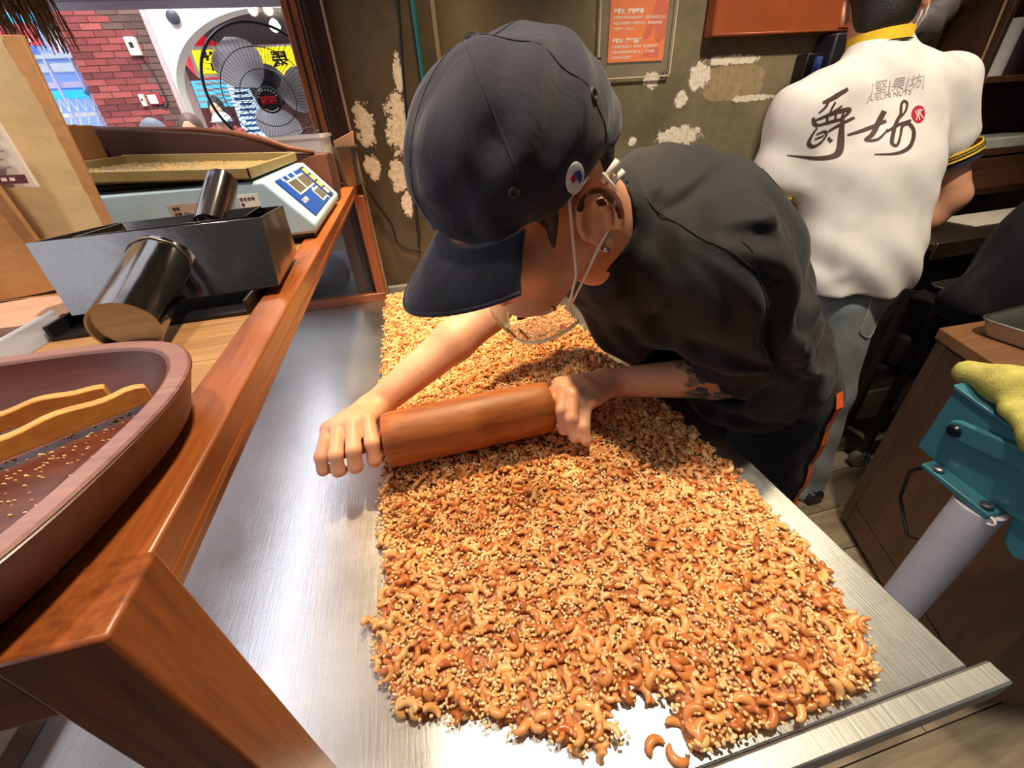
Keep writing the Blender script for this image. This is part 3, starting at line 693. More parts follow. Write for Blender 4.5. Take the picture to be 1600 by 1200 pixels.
# folds pulled from the shoulders and the sleeve
def fold(pts, r, k=.022, op='add'): S.chain([np.array(p) for p in pts], [r] * len(pts), k, op)
fold([(.32, .53, 1.20), (.36, .505, 1.175), (.40, .475, 1.13)], .010); fold([(.35, .56, 1.215), (.40, .53, 1.195), (.45, .49, 1.14)], .009)
fold([(.46, .375, 1.03), (.50, .40, .97), (.54, .42, .92)], .009, .03); fold([(.50, .42, 1.05), (.56, .47, .99), (.60, .50, .92)], .011, .03)
fold([(.45, .55, .86), (.55, .56, .84)], .010, .02)
def wr(x, y, z):
    return .0026 * np.sin(34 * x + 60 * z + 2.2 * np.sin(26 * y)) * np.sin(40 * y - 25 * z + 1.6 * np.sin(30 * x)) + .0016 * np.sin(95 * x - 70 * y + 60 * z)
def radial(x, y, z):
    a = np.arctan2(z - .985, x - .465); r = np.hypot(z - .985, x - .465); w_ = np.clip((.64 - y) / .12, 0, 1)
    b = np.arctan2(z - 1.17, x - .29); rb = np.hypot(z - 1.17, x - .29)
    return w_ * (.0075 * np.exp(-((r - .09) / .06) ** 2) * np.sin(9 * a + 14 * r) + .0055 * np.exp(-((rb - .11) / .05) ** 2) * np.sin(15 * b + 20 * rb))
S.warp(wr); S.warp(radial)
shirt = link('shirt', S.mesh('shirt', 2), M_blk, worker, label='loose black short-sleeved shirt')
del S
sbv = BVHTree.FromPolygons([v.co + WR for v in shirt.data.vertices], [p.vertices for p in shirt.data.polygons])
def seam(pts, name='seam', r=.0012):
    out = []
    for a, b in zip(pts[:-1], pts[1:]):
        for t in np.linspace(0, 1, 9)[:-1]:
            h = sbv.find_nearest(Vector(a).lerp(Vector(b), t)); out.append(h[0] + h[1] * .0006)
    MB().tube(out, r, 5).build(name, M_blk, shirt, smooth=True)
seam([(.30, .52, 1.20), (.325, .42, 1.17), (.34, .40, 1.16), (.365, .40, 1.14), (.40, .40, 1.12), (.45, .42, 1.15), (.50, .50, 1.18), (.50, .64, 1.19)])
seam([(.36, .40, 1.17), (.385, .38, 1.10), (.42, .38, 1.03), (.47, .40, .96)])
# collar band
cm = MB(); rings = []
for q, (rr, off) in enumerate(((.074, -.020), (.071, .020), (.064, .020), (.066, -.020))):
    M_ = frame(Vector(NB - ND * (.038 + off)), tuple(HL), tuple(-ND)); rings.append([M_ @ Vector((rr * math.cos(a) * 1.02, rr * math.sin(a) * .98, .006 * math.sin(2 * a))) for a in np.linspace(0, 2 * math.pi, 41)[:-1]])
cm.loft(rings + [rings[0]], False, False); cm.build('collar', M_blk, shirt, smooth=True)
MB().lathe([(.0, .0014), (.0035, .0012), (.0045, 0), (.0045, -.001)], n=16, M=frame((.478, .402, 1.02), (1, 0, 0), (-.25, -.95, .1))).build('sleeve_stud', M_steel, shirt, smooth=True)
# trousers
T = Field((.46, .40, .0), (1.0, .98, .95), .006)
T.ecyl((.655, .66, .86), (.675, .66, .80), (.165, .12), (.175, .125), (1, 0, 0), .05)
for hx, hy, kx, ky, fx, fy in ((.69, .565, .715, .555, .76, .56), (.69, .76, .69, .78, .70, .79)):
    T.chain([(hx, hy, .80), (kx, ky, .45), (fx, fy, .05)], [.098, .075, .062], .03)
T.warp(lambda x, y, z: .004 * np.sin(60 * z + 20 * x + 9 * y) * np.sin(25 * x + 30 * y))
tr = link('trousers', T.mesh('trousers', 1), M_pant, worker); del T
tr_bvh = BVHTree.FromPolygons([v.co + WR for v in tr.data.vertices], [p.vertices for p in tr.data.polygons])
def strip_on(bvh, path, width, wdir, direction, mat, name, parent, lift=.0012, n=None):
    """thin band laid on a surface: path points are cast along direction"""
    wd = Vector(wdir).normalized(); vs = []; d = Vector(direction).normalized()
    for p in path:
        row = []
        for s_ in (-.5, .5):
            o_ = Vector(p) + wd * (width * s_) - d * .6; h = bvh.ray_cast(o_, d)
            row.append((h[0] - d * lift) if h[0] is not None else None)
        vs.append(row)
    m = MB()
    for a, b in zip(vs[:-1], vs[1:]):
        if None in a or None in b: continue
        m.add([a[0], a[1], b[1], b[0]], [(0, 1, 2, 3)])
    return m.build(name, mat, parent, smooth=True)
strip_on(tr_bvh, [(.69 + .085 * (.80 - z), .56, z) for z in np.linspace(.84, .12, 24)], .020, (.98, .2, 0), (-.26, .966, 0), flat('orange_piping', (226, 96, 34), .6), 'side_stripe', tr, .005)
for fx, fy in ((.76, .56), (.70, .79)):
    MB().loft([[Vector((fx + a * (1 if a > 0 else 1) - .05, fy + b, z)) for a, b in ((-.13 * s_, 0), (-.10 * s_, -.045 * s_), (.06, -.045 * s_), (.10, 0), (.06, .045 * s_), (-.10 * s_, .045 * s_))] for z, s_ in ((0.002, 1.0), (.03, 1.0), (.07, .6))]).build('shoe', M_black, worker, bevel=.006)

# ------------------------------------------------------------------ worker: hair, cap, face shield
Hh = Field((-.02, .33, 1.06), (.36, .68, 1.40), .003)
Hh.ell(hp(0, -.016, .048), (.080, .096, .094), HR, .01)
Hh.cut(hp(0, .045, -.01), HF * 1 - HU * .55); Hh.cut(hp(0, -.06, -.045), -HU - HF * .25)
for sx in (-1, 1): Hh.cone(hp(sx * .072, .026, .025), hp(sx * .069, .036, -.010), .009, .003, .008); Hh.ell(hp(sx * .105, -.018, .002), (.055, .048, .072), HR, .004, 'sub')
hair = link('hair', Hh.mesh('hair', 1), M_hair, worker); del Hh
Cp = Field((-.06, .28, 1.04), (.38, .72, 1.46), .003)
CC = (0, -.006, .062)
Cp.ell(hp(*CC), (.0905, .112, .092), HR, .012); Cp.ell(hp(0, .025, .080), (.078, .080, .074), HR, .03)
Cp.cut(hp(0, .02, .028), -HU - HF * .10, .004)
def capw(x, y, z):
    l = [(x - HC[0]) * HR[i][0] + (y - HC[1]) * HR[i][1] + (z - HC[2]) * HR[i][2] for i in range(3)]
    a = np.exp(-((l[0] - .062) ** 2 + (l[1] - .045) ** 2 + (l[2] - .105) ** 2) / .0005)
    return .0028 * np.sin(70 * l[1] + 40 * l[2] + 2 * np.sin(50 * l[0])) * np.sin(55 * l[0] + 30 * l[2]) + .007 * a + .0012 * np.sin(150 * l[2] + 90 * l[1])
Cp.warp(capw)
cap = link('cap', Cp.mesh('cap', 1), M_cap, worker, label='faded navy-black baseball cap with long brim'); del Cp
bm_ = MB(); top = []; NA = 34; NRr = 9
for side in (0, 1):
    for j in range(NRr):
        s_ = j / (NRr - 1)
        for i in range(NA):
            th = -.95 + 1.90 * i / (NA - 1); ext = .076 * (max(math.cos(th * 1.18), 0) ** .5 + .10)
            x = (.0885 + ext * s_ * .55 * abs(math.sin(th)) ** 1.3) * math.sin(th); y = CC[1] + (.110) * math.cos(th) + ext * s_ * (.35 + .65 * math.cos(th))
            z = .033 - .004 * math.cos(th) - .012 * s_ * s_ - .010 * s_ - .022 * s_ * math.sin(th) ** 2 - (.0035 if side else 0)
            top.append(Vector(hp(x, y, z)))
fs = []; N0 = NA * NRr
for j in range(NRr - 1):
    for i in range(NA - 1):
        a = j * NA + i; fs.append((a, a + 1, a + NA + 1, a + NA)); fs.append((N0 + a, N0 + a + NA, N0 + a + NA + 1, N0 + a + 1))
for i in range(NA - 1):
    a = (NRr - 1) * NA + i; fs.append((a, a + 1, N0 + a + 1, N0 + a)); fs.append((i, N0 + i, N0 + i + 1, i + 1))
for j in range(NRr - 1):
    a = j * NA; fs.append((a, a + NA, N0 + a + NA, N0 + a)); a += NA - 1; fs.append((a, N0 + a, N0 + a + NA, a + NA))
bm_.add(top, fs); brim = bm_.build('brim', M_cap, cap, smooth=True)
# edge seam of the brim
MB().tube([top[(NRr - 1) * NA + i] - Vector(HU) * .0015 for i in range(NA)], .0026, 8).build('brim_piping', M_cap, cap, smooth=True)
cap_bvh = BVHTree.FromPolygons([v.co + WR for v in cap.data.vertices], [p.vertices for p in cap.data.polygons])
def on_cap(x, y, z, lift=.0):
    c = Vector(hp(0, -.006, .05)); p = Vector(hp(x, y, z)); d = (p - c).normalized(); h = cap_bvh.ray_cast(c + d * .3, -d); return h[0] + h[1] * lift, h[1]
for (x, y, z) in ((.075, .052, .068), (.072, -.045, .085)):
    p, n_ = on_cap(x, y, z); MB().lathe([(.0026, 0), (.0030, .0012), (.0044, .0018), (.0056, .0008), (.0060, -.001)], n=20, M=frame(p, tuple(HU), tuple(n_))).build('eyelet', flat('dark_thread', (60, 58, 66), .6), cap, smooth=True)
for az in (.0, 1.05, 2.1, 3.14, -1.05, -2.1):
    pts_ = [on_cap(.11 * math.sin(az) * math.sin(t), .11 * math.cos(az) * math.sin(t), .05 + .11 * math.cos(t), .0003)[0] for t in np.linspace(.06, 1.62, 18)]
    MB().tube(pts_, .0005, 5).build('panel_seam', M_cap, cap, smooth=True)
p, n_ = on_cap(0, -.006, .3); MB().lathe([(.007, 0), (.006, .003), (.0001, .004)], n=18, M=frame(p, (1, 0, 0), tuple(n_))).build('top_button', M_cap, cap, smooth='auto')
# round woven patch on the side of the cap
p, n_ = on_cap(.082, .0, .046); M_ = frame(p + n_ * .0006, tuple(HL * .0 + HF * 1.0 - HU * .15), tuple(n_))
def disc(rx, ry, z, n=30, a0=0, a1=2 * math.pi, skew=.18):
    return [Vector((rx * math.cos(a) + skew * ry * math.sin(a), ry * math.sin(a), z)) for a in np.linspace(a0, a1, n)]
patch = MB().loft([[M_ @ q for q in disc(.0105, .0135, -.001)[:-1]], [M_ @ q for q in disc(.0105, .0135, .0010)[:-1]], [M_ @ q for q in disc(.0093, .0122, .0016)[:-1]]]).build('woven_patch', flat('patch_white', (232, 232, 236), .7, bump=.4, bscale=900), cap, smooth='auto')
pc = MB(); cpts = [(.0, .0045), (-.0035, .0075), (.0045, .0085), (.0005, .0)]
MB().prism([(-.0005, -.0060), (.0055, -.0040), (.0045, .0010), (-.0005, .0010)], .0016, .0022, M_).build('patch_mark', flat('mark_red', (206, 30, 48), .6), patch)
MB().prism([(-.0062, -.0040), (-.0010, -.0062), (-.0010, .0062), (-.0042, .0056), (-.0066, .0020)], .0016, .0022, M_).build('patch_mark', flat('mark_blue', (28, 70, 176), .6), patch)
MB().prism([(-.0010, .0020), (.0045, .0024), (.0036, .0050), (-.0010, .0058)], .0016, .0021, M_).build('patch_mark', flat('mark_pale', (214, 218, 230), .6), patch)
# blue stitched script on the cap front
pts = []
for i in range(22):
    u = i / 21; pts.append(on_cap(-.052 + .050 * u, .098, .062 - .006 * u + .0045 * math.sin(i * 2.3), .0008)[0])
MB().tube(pts, [.0013] * 22, 6).build('stitched_script', flat('blue_thread', (24, 120, 196), .6), cap, smooth=True)
# clear mouth shield: curved lip under the chin, ear straps
M_clear = glassy('clear_plastic', (226, 216, 186), .34, .12); M_strap = flat('white_strap', (236, 222, 210), .6)
shield = MB(); rows = []
for j in range(5):
    zz = -.070 - .011 * j; row = []
    for i in range(25):
        a = -1.25 + 2.5 * i / 24; row.append(Vector(hp(.070 * math.sin(a), .034 + (.098 - .010 * (j / 4)) * math.cos(a) - .020, zz - .016 * math.cos(a) * 0 - .018 * (math.cos(a)))))
    rows.append(row)
shield.loft(rows, False, False, False); sh = shield.build('mouth_shield', M_clear, worker, smooth=True, label='clear plastic mouth shield')
so = sh.modifiers.new('thickness', 'SOLIDIFY'); so.thickness = .0012
MB().tube(rows[4], .0022, 8).build('shield_rim', glassy('plastic_rim', (240, 224, 180), .8, .15), sh, smooth=True)
MB().tube([rows[0][22], rows[0][22] + Vector(HL) * .004], .003, 8).build('strap_stud', flat('brass_stud', (206, 160, 90), .3, 1), sh, smooth=True)
jl = Vector(hp(.070, .052, -.090))
MB().tube([jl, Vector(hp(.080, .030, -.050)), Vector(hp(.081, .016, .0)), Vector(hp(.084, .010, .030)), Vector(hp(.087, -.015, .036))], .0017, 6).build('ear_strap', M_strap, sh, smooth=True)
MB().tube([jl, Vector(hp(.084, .020, -.055)), Vector(hp(.090, .000, -.034)), Vector(hp(.092, -.022, -.022)), Vector(hp(.093, -.038, .008)), Vector(hp(.090, -.030, .030))], .0015, 6).build('ear_strap', M_strap, sh, smooth=True)
MB().tube([Vector(hp(.085, -.030, .020)), Vector(hp(.090, -.050, .030))], .0032, 8).build('strap_end', M_strap, sh, smooth=True)
MB().tube([Vector(hp(.088, -.032, .012)), Vector(hp(.092, -.052, .018))], .0030, 8).build('strap_end', M_strap, sh, smooth=True)
MB().tube([Vector(hp(.088, -.006, -.040)), Vector(hp(.096, -.006, -.040))], .003, 8).build('ear_stud', M_steel, worker, smooth=True)
for dx in (-.012, .004, .016): MB().tube([rows[1][13 + int(dx * 200)] , rows[3][13 + int(dx * 200)] + Vector(HF) * .001], .0018, 6).build('clip', flat('gold_clip', (206, 176, 96), .3, .6), sh, smooth=True)
# ------------------------------------------------------------------ things on the display case
BZ = CZ - .006                                  # board surface
def smooth_poly(pts, n=6):
    P_ = [Vector((*p, 0)) for p in pts]; out = []; m = len(P_)
    for i in range(m):
        p0, p1, p2, p3 = P_[i - 1], P_[i], P_[(i + 1) % m], P_[(i + 2) % m]
        for k in range(n):
            t = k / n; out.append(.5 * ((2 * p1) + (-p0 + p2) * t + (2 * p0 - 5 * p1 + 4 * p2 - p3) * t * t + (-p0 + 3 * p1 - 3 * p2 + p3) * t ** 3))
    return [(v.x, v.y) for v in out]
M_bowl = wood('bowl_wood', (62, 26, 16), (120, 62, 38), 'X', 22, .38, .2, .15, (92, 44, 28))
outl = smooth_poly([(-.47, .275), (-.38, .288), (-.27, .294), (-.195, .292), (-.155, .278), (-.134, .248), (-.127, .21), (-.131, .165), (-.141, .12), (-.158, .090), (-.20, .075), (-.30, .068), (-.42, .075), (-.49, .12), (-.50, .20)], 5)
cx_, cy_ = -.31, .183
def inset(poly, d): 
    out = []
    for i, (x, y) in enumerate(poly):
        a = Vector(poly[i - 1]); b = Vector(poly[(i + 1) % len(poly)]); t = (b - a).normalized(); n = Vector((t.y, -t.x))
        if n.dot(Vector((cx_ - x, cy_ - y))) < 0: n = -n
        out.append((x + n.x * d, y + n.y * d))
    return out
bowl = thing('wooden_bowl', 'long dark wooden serving bowl with thick pale rim holding tongs', 'bowl', (cx_, cy_, CZ + .0007))
rz = lambda d, z: [Vector((x, y, z)) for x, y in inset(outl, d)]
m = MB().loft([rz(.020, CZ + .0008), rz(.010, CZ + .008), rz(.001, CZ + .030), rz(0, CZ + .0315), rz(.002, CZ + .033), rz(.010, CZ + .033), rz(.012, CZ + .032), rz(.016, CZ + .020), rz(.024, CZ + .010), rz(.04, CZ + .008)])
m.build('bowl_body', M_bowl, bowl, smooth='auto')
M_rimw = wood('bowl_rim_wood', (118, 76, 70), (164, 120, 112), 'X', 30, .35, .1, .2)
MB().loft([rz(.0005, CZ + .0325), rz(.0015, CZ + .0336), rz(.0095, CZ + .0336), rz(.0105, CZ + .0325), rz(.0005, CZ + .0325)], False, False).build('rim', M_rimw, bowl, smooth='auto')
V = []; rnd = random.Random(3); mm = MB()
for i in range(900):
    u = rnd.random(); x = -.158 - .16 * rnd.random() ** 1.5; y = .265 - .15 * rnd.random() ** 1.3; s_ = rnd.uniform(.0003, .0008)
    if poly_dist(np.array([[x, y]]), np.array(inset(outl, .026)))[0] < 0: continue
    mm.box((x, y, CZ + .0076), (x + s_ * 1.6, y + s_, CZ + .0081 + s_))
mm.build('crumbs', flat('pale_crumbs', (232, 196, 140), .7), bowl, kind='stuff')
M_tong = wood('tong_wood', (196, 122, 50), (240, 176, 96), 'X', 30, .45, .12)
def tong(a, b, h, w_, nw, amp, ph, label):
    a = Vector(a); b = Vector(b); d = (b - a).normalized(); sd = Vector((-d.y, d.x, 0)).normalized(); rings = []
    for i in range(41):
        t = i / 40; p = a.lerp(b, t); hh = h * (1 + amp * math.sin(nw * 2 * math.pi * t + ph)) * (1 if t < .96 else 1 - (t - .96) * 6)
        rings.append([p + sd * w_, p - sd * w_, p - sd * w_ * .9 + Vector((0, 0, hh)), p + sd * w_ * .9 + Vector((0, 0, hh))])
    return MB().loft(rings).build('wooden_tong', M_tong, None, bevel=.0008, label=label, cat='tongs', group='wooden tongs in the bowl', loc=a)
tong((-.345, .192, CZ + .013), (-.192, .262, CZ + .0105), .0105, .0035, 5, .12, .4, 'wavy wooden tong arm lying nearer the bowl far wall, with scorched tip')
tong((-.315, .138, CZ + .012), (-.163, .248, CZ + .012), .0115, .0035, 5, .10, 1.6, 'longer wavy wooden tong arm reaching the bowl right rim')

# steel scoops on a black tray
def mirror_mat():
    t = NT('scoop_steel'); n = t.noise(t.co(), 11, 2, .4, .5); n2 = t.noise(t.co(), 300, 2)
    t.set(col=lin((150, 148, 148)), metal=1.0, rough=t.math('MULTIPLY_ADD', n2, .12, .10)); t.bump(n, .35, .006); return t.m
M_mir = mirror_mat()
tray = thing('black_tray', 'shallow black plastic tray under the steel scoops', 'tray', (-.23, .53, BZ))
MB().box((-.322, .424, BZ), (-.162, .63, BZ + .002)).build('tray_floor', M_black, tray)
for lo, hi in (((-.324, .422, BZ), (-.321, .632, BZ + .014)), ((-.163, .422, BZ), (-.160, .632, BZ + .014)), ((-.321, .630, BZ), (-.163, .632, BZ + .014)), ((-.321, .422, BZ), (-.163, .424, BZ + .0035))):
    MB().box(lo, hi).build('tray_wall', M_black, tray)
def scoop(root, fb, ft, bb, bt, th=.0016):
    """four front corners (bottom l/r, top l/r) and back ones; open on top"""
    m = MB(); c = (Vector(fb[0]) + Vector(fb[1]) + Vector(bb[0]) + Vector(bb[1])) / 4 + Vector((0, 0, .03))
    outer = [Vector(p) for p in (fb[0], fb[1], bb[1], bb[0], ft[0], ft[1], bt[1], bt[0])]
    inn = [p + (Vector((c.x, c.y, p.z)) - p).normalized() * th * 1.5 + (Vector((0, 0, th)) if i < 4 else Vector((0, 0, 0))) for i, p in enumerate(outer)]
    v = outer + inn; f = [(0, 3, 2, 1)]
    for i in range(4):
        j = (i + 1) % 4; f += [(i, j, 4 + j, 4 + i), (8 + j, 8 + i, 12 + i, 12 + j), (4 + i, 4 + j, 12 + j, 12 + i)]
    f.append((8, 9, 10, 11)); m.add(v, f); return m.build('scoop_pan', M_mir, root, bevel=.0012)
sc1 = thing('steel_scoop', 'big shiny steel scoop with tube handle pointing to the wooden bowl', 'scoop', (-.23, .5, BZ + .013), 'steel scoops on the black tray')
scoop(sc1, [(-.312, .442, 1.1685), (-.137, .454, 1.1685)], [(-.333, .474, 1.2285), (-.139, .484, 1.2290)], [(-.300, .560, 1.1685), (-.143, .590, 1.1685)], [(-.318, .580, 1.2240), (-.140, .584, 1.2250)])
hA, hB = Vector((-.232, .466, 1.204)), Vector((-.226, .352, 1.1745)); hd = (hB - hA).normalized()
def tube_open(a, b, r, th=.0015, n=32):
    d = (Vector(b) - Vector(a)); L = d.length; m = MB(); M_ = frame(a, (0, 0, 1), d.normalized())
    return m.lathe([(r, 0), (r, L), (r - th, L), (r - th, L - .004), (0.0001, L - .004)], n=n, M=M_, cap0=False)
# the pan rests on the tray, the handle leans down over the board
hB = Vector((-.225, .358, 1.1785)); tube_open(hA, hB, .0235).build('handle', M_mir, sc1, smooth='auto')
MB().tube([hA + frame(hA, (0, 0, 1), hd).to_3x3() @ Vector((.024 * math.cos(a), .024 * math.sin(a), .006 + .001 * math.sin(9 * a))) for a in np.linspace(0, 6.283, 41)[:-1]], .0012, 6, closed=True).build('weld_bead', metal('weld', (150, 140, 132), .45, 'N', 30, .8), sc1, smooth=True)
sc2 = thing('steel_scoop', 'smaller steel scoop lying inside the big one, handle pointing up to the scale', 'scoop', (-.23, .54, BZ + .02), 'steel scoops on the black tray')
scoop(sc2, [(-.288, .482, 1.178), (-.168, .494, 1.178)], [(-.312, .500, 1.226), (-.160, .508, 1.228)], [(-.282, .540, 1.182), (-.165, .556, 1.182)], [(-.300, .562, 1.226), (-.160, .572, 1.228)])
tube_open((-.214, .556, 1.214), (-.208, .626, 1.252), .0165).build('handle', M_mir, sc2, smooth='auto')
strip = thing('plastic_tray', 'translucent plastic tray side beside the black tray', 'tray', (-.33, .39, BZ))
M_tub = glassy('translucent_plastic', (206, 210, 226), .62, .25)
MB().hexa([(-.3285, .352, BZ), (-.3265, .352, BZ), (-.3265, .45, BZ), (-.3285, .45, BZ)], [(-.3305, .352, BZ + .019), (-.3275, .352, BZ + .019), (-.3275, .45, BZ + .019), (-.3305, .45, BZ + .019)]).build('tray_wall', M_tub, strip, bevel=.0005)
MB().box((-.46, .352, BZ), (-.3285, .45, BZ + .0012)).build('tray_floor', M_tub, strip)
MB().tube([(-.3292, .352, BZ + .019), (-.3292, .45, BZ + .019)], .0014, 8).build('rim', M_tub, strip, smooth=True)
# crumpled paper and a teal wrapper behind the tray
def crumple(x0, x1, y0, y1, z, h, n, seed, name, mat, **kw):
    rnd = np.random.RandomState(seed); m = MB(); g = np.zeros((n, n))
    for _ in range(5): a, b, p = rnd.randn() * 6, rnd.randn() * 6, rnd.rand() * 6; U, W = np.meshgrid(np.linspace(0, 1, n), np.linspace(0, 1, n), indexing='ij'); g += np.abs(np.sin(a * U + b * W + p))
    g = g / g.max()
    top_ = [Vector((x0 + (x1 - x0) * i / (n - 1), y0 + (y1 - y0) * j / (n - 1), z + .0015 + h * g[i, j])) for i in range(n) for j in range(n)]
    bot = [Vector((p.x, p.y, z)) for p in top_]; N = n * n; f = []
    for i in range(n - 1):
        for j in range(n - 1):
            a = i * n + j; f += [(a, a + n, a + n + 1, a + 1), (N + a, N + a + 1, N + a + n + 1, N + a + n)]
    for i in range(n - 1):
        f += [(i * n, N + i * n, N + i * n + n, i * n + n), (i * n + n - 1, i * n + 2 * n - 1, N + i * n + 2 * n - 1, N + i * n + n - 1), (i, i + 1, N + i + 1, N + i), (N - n + i, 2 * N - n + i, 2 * N - n + i + 1, N - n + i + 1)]
    m.add(top_, f and bot and f) if False else m.add(top_ + bot, f); return m.build(name, mat, None, smooth='auto', **kw)
crumple(-.52, -.332, .452, .545, BZ, .012, 12, 4, 'crumpled_paper', flat('pinkish_paper', (186, 146, 124), .8, bump=.3, bscale=60), label='pinkish brown crumpled paper lying under the kraft bags', cat='paper', loc=(-.42, .5, BZ))
crumple(-.50, -.405, .385, .445, BZ + .0015, .012, 9, 9, 'plastic_wrapper', flat('teal_wrapper', (40, 158, 138), .35), label='teal plastic wrapper at the left edge beside the translucent tray', cat='wrapper', loc=(-.45, .42, BZ + .0015))

# kraft pouches
M_kraft = flat('kraft_paper', (188, 138, 92), .75, var=.12, nscale=14, bump=1.0, bscale=26); M_kraft2 = flat('kraft_front', (190, 164, 126), .75, var=.10, nscale=10, bump=1.0, bscale=22)
def pouch(x0, x1, y, z0, z1, depth, lean, label, seed, front=None):
    t = thing('paper_pouch', label, 'bag', ((x0 + x1) / 2, y, z0), 'kraft paper pouches on the case'); rnd = random.Random(seed); rings = []; n = 16
    for k in range(11):
        s_ = k / 10; z = z0 + (z1 - z0) * s_; dp = depth * (1 - s_) ** .7 + .0025; ring = []; yo = y + lean * s_
        for j in range(n + 1): u = j / n; ring.append(Vector((x0 + (x1 - x0) * u, yo - dp * (math.sin(math.pi * u) ** .45) * (1 + .10 * math.sin(7 * u + 5 * s_ + seed)) - .001, z)))
        for j in range(n, -1, -1): u = j / n; ring.append(Vector((x0 + (x1 - x0) * u, yo + dp * (math.sin(math.pi * u) ** .45) + .001, z)))
        rings.append(ring)
    MB().loft(rings).build('pouch_body', front or M_kraft2, t, smooth='auto')
    for xa, xb in ((x1 - .012, x1 + .004), (x0 - .004, x0 + .012)):
        MB().hexa([(xa, y - .003 - .004, z0), (xb, y - .003, z0), (xb, y + .003, z0), (xa, y + .003, z0)], [(xa, y + lean - .0045, z1), (xb, y + lean - .003, z1), (xb, y + lean + .003, z1), (xa, y + lean + .003, z1)]).build('side_seam', M_kraft, t, bevel=.0006)
    return t
pb = pouch(-.55, -.345, .615, BZ + .012, 1.395, .030, .03, 'tall kraft paper pouch with white printed label', 1)
lab = MB().hexa([(-.45, .5785, 1.270), (-.368, .5835, 1.265), (-.368, .5885, 1.265), (-.45, .5825, 1.270)], [(-.45, .5935, 1.355), (-.375, .5965, 1.350), (-.375, .5995, 1.350), (-.45, .5995, 1.355)]).build('printed_label', flat('label_white', (226, 214, 206), .6), pb)
ML = frame((-.387, .5826, 1.273), (-1, 0, .02), (0, -1, .17)); ML = frame((-.447, .5795, 1.275), (1, .06, -.05), (0, -1, .18))
MB().box((0, -.003, -.001), (.077, .005, .0012), ML).build('label_band', flat('maroon_ink', (92, 44, 52), .6), lab)
for k in range(9): MB().box((.008 + .007 * k, -.0005, .0011), (.0125 + .007 * k, .0025, .0015), ML).build('band_mark', flat('label_white', (226, 214, 206)), lab) if k not in (4, 6) else None
for k in range(8): MB().box((.034 + .003 * (k % 3), .011 + .0072 * k, .0005), (.070 - .004 * (k % 2), .0125 + .0072 * k, .0026), ML).build('text_line', flat('grey_ink', (150, 138, 136), .6), lab)
pouch(-.54, -.378, .555, BZ + .0145, 1.29, .022, -.01, 'short plain kraft paper pouch in front of the labelled one', 2, M_kraft)
bx = thing('cardboard_box', 'plain cardboard box behind the kraft pouches', 'box', (-.60, 1.0, BZ)); MB().box((-.69, .93, BZ), (-.513, 1.03, 1.327)).build('carton', flat('cardboard', (176, 120, 70), .8), bx, bevel=.002)
MB().box((-.69, .975, 1.327), (-.513, .985, 1.3276)).build('tape', flat('tape', (196, 150, 104), .4), bx)

# scale
M_sc = flat('scale_blue', (172, 204, 226), .4, var=.04); M_tan = flat('platter_tan', (150, 134, 92), .4, var=.1)
sca = thing('digital_scale', 'pale blue digital weighing scale with a tan platter', 'scale', (-.32, .86, BZ))
prof = [(-.50, 1.168), (-.1345, 1.168), (-.1325, 1.180), (-.183, 1.2425), (-.50, 1.2425)]
MB().loft([[Vector((x, y, z)) for x, z in prof] for y in (.70, 1.03)]).build('scale_body', M_sc, sca, bevel=.004, seg=3)
MB().box((-.49, .712, 1.160), (-.140, 1.02, 1.169)).build('base_plate', M_black, sca, bevel=.002)
for fx, fy in ((-.47, .74), (-.165, .74), (-.47, .99), (-.165, .99)): MB().cyl((fx, fy, BZ), (fx, fy, 1.161), .012, 14).build('foot', M_black, sca, smooth='auto')
A_, B_ = Vector((-.1325, .865, 1.180)), Vector((-.183, .865, 1.2425)); up_ = (B_ - A_).normalized(); nn = Vector((up_.z, 0, -up_.x)); MP = frame((A_ + B_) / 2 + nn * .0006, (0, 1, 0), nn)   # local x=+Y, local y=up the slope
if (MP.to_3x3() @ Vector((0, 1, 0))).dot(up_) < 0: MP = frame((A_ + B_) / 2 + nn * .0006, (0, -1, 0), nn)
SGN = 1 if (MP.to_3x3() @ Vector((1, 0, 0))).y > 0 else -1
def pbox(x0, x1, y0, y1, z0, z1, name, mat, parent, **kw): return MB().box((x0, y0, z0), (x1, y1, z1), MP).build(name, mat, parent, **kw)
M_bl = flat('panel_blue', (16, 74, 170), .35); M_nv = flat('panel_navy', (44, 62, 92), .4); M_yl = flat('key_yellow', (240, 220, 96), .5); M_gr = flat('key_green', (120, 196, 160), .5); M_rd = flat('key_red', (230, 104, 76), .5)
pan = pbox(-.125, .070, -.033, .033, .0002, .0016, 'control_panel', M_bl, sca)
for (x0, x1, y0, y1) in ((-.085, -.025, .002, .022), (-.012, .048, .002, .022), (.0, .048, -.026, -.008)):
    w_ = pbox(x0 - .004, x1 + .004, y0 - .003, y1 + .003, .0015, .0030, 'display_frame', M_white, pan); pbox(x0, x1, y0, y1, .0029, .0036, 'display_window', flat('lcd', (92, 92, 84), .15), pan)
for tx, ty, bd, sz in ((-.095, .0285, '重量', .0075), (-.055, .0285, '單價', .0075), (-.005, .0285, '總價', .0075), (.012, -.004, '皮重', .006), (-.112, -.010, '電子計價秤', .0085), (.052, -.030, '校正', .006)):
    text(bd, sz, MP @ Matrix.Translation((tx, ty, .0017)), M_white, pan, .0002)
keys = pbox(.078, .118, -.034, .034, .0002, .0016, 'key_strip', M_nv, sca)
for k in range(4):
    y1 = .030 - k * .0150; kk = pbox(.081, .115, y1 - .0115, y1, .0016, .0026, 'key_sticker', M_yl if k < 3 else M_white, keys); pbox(.100, .115, y1 - .0115, y1, .0026, .0030, 'key_top', M_gr if k < 3 else M_rd, keys)
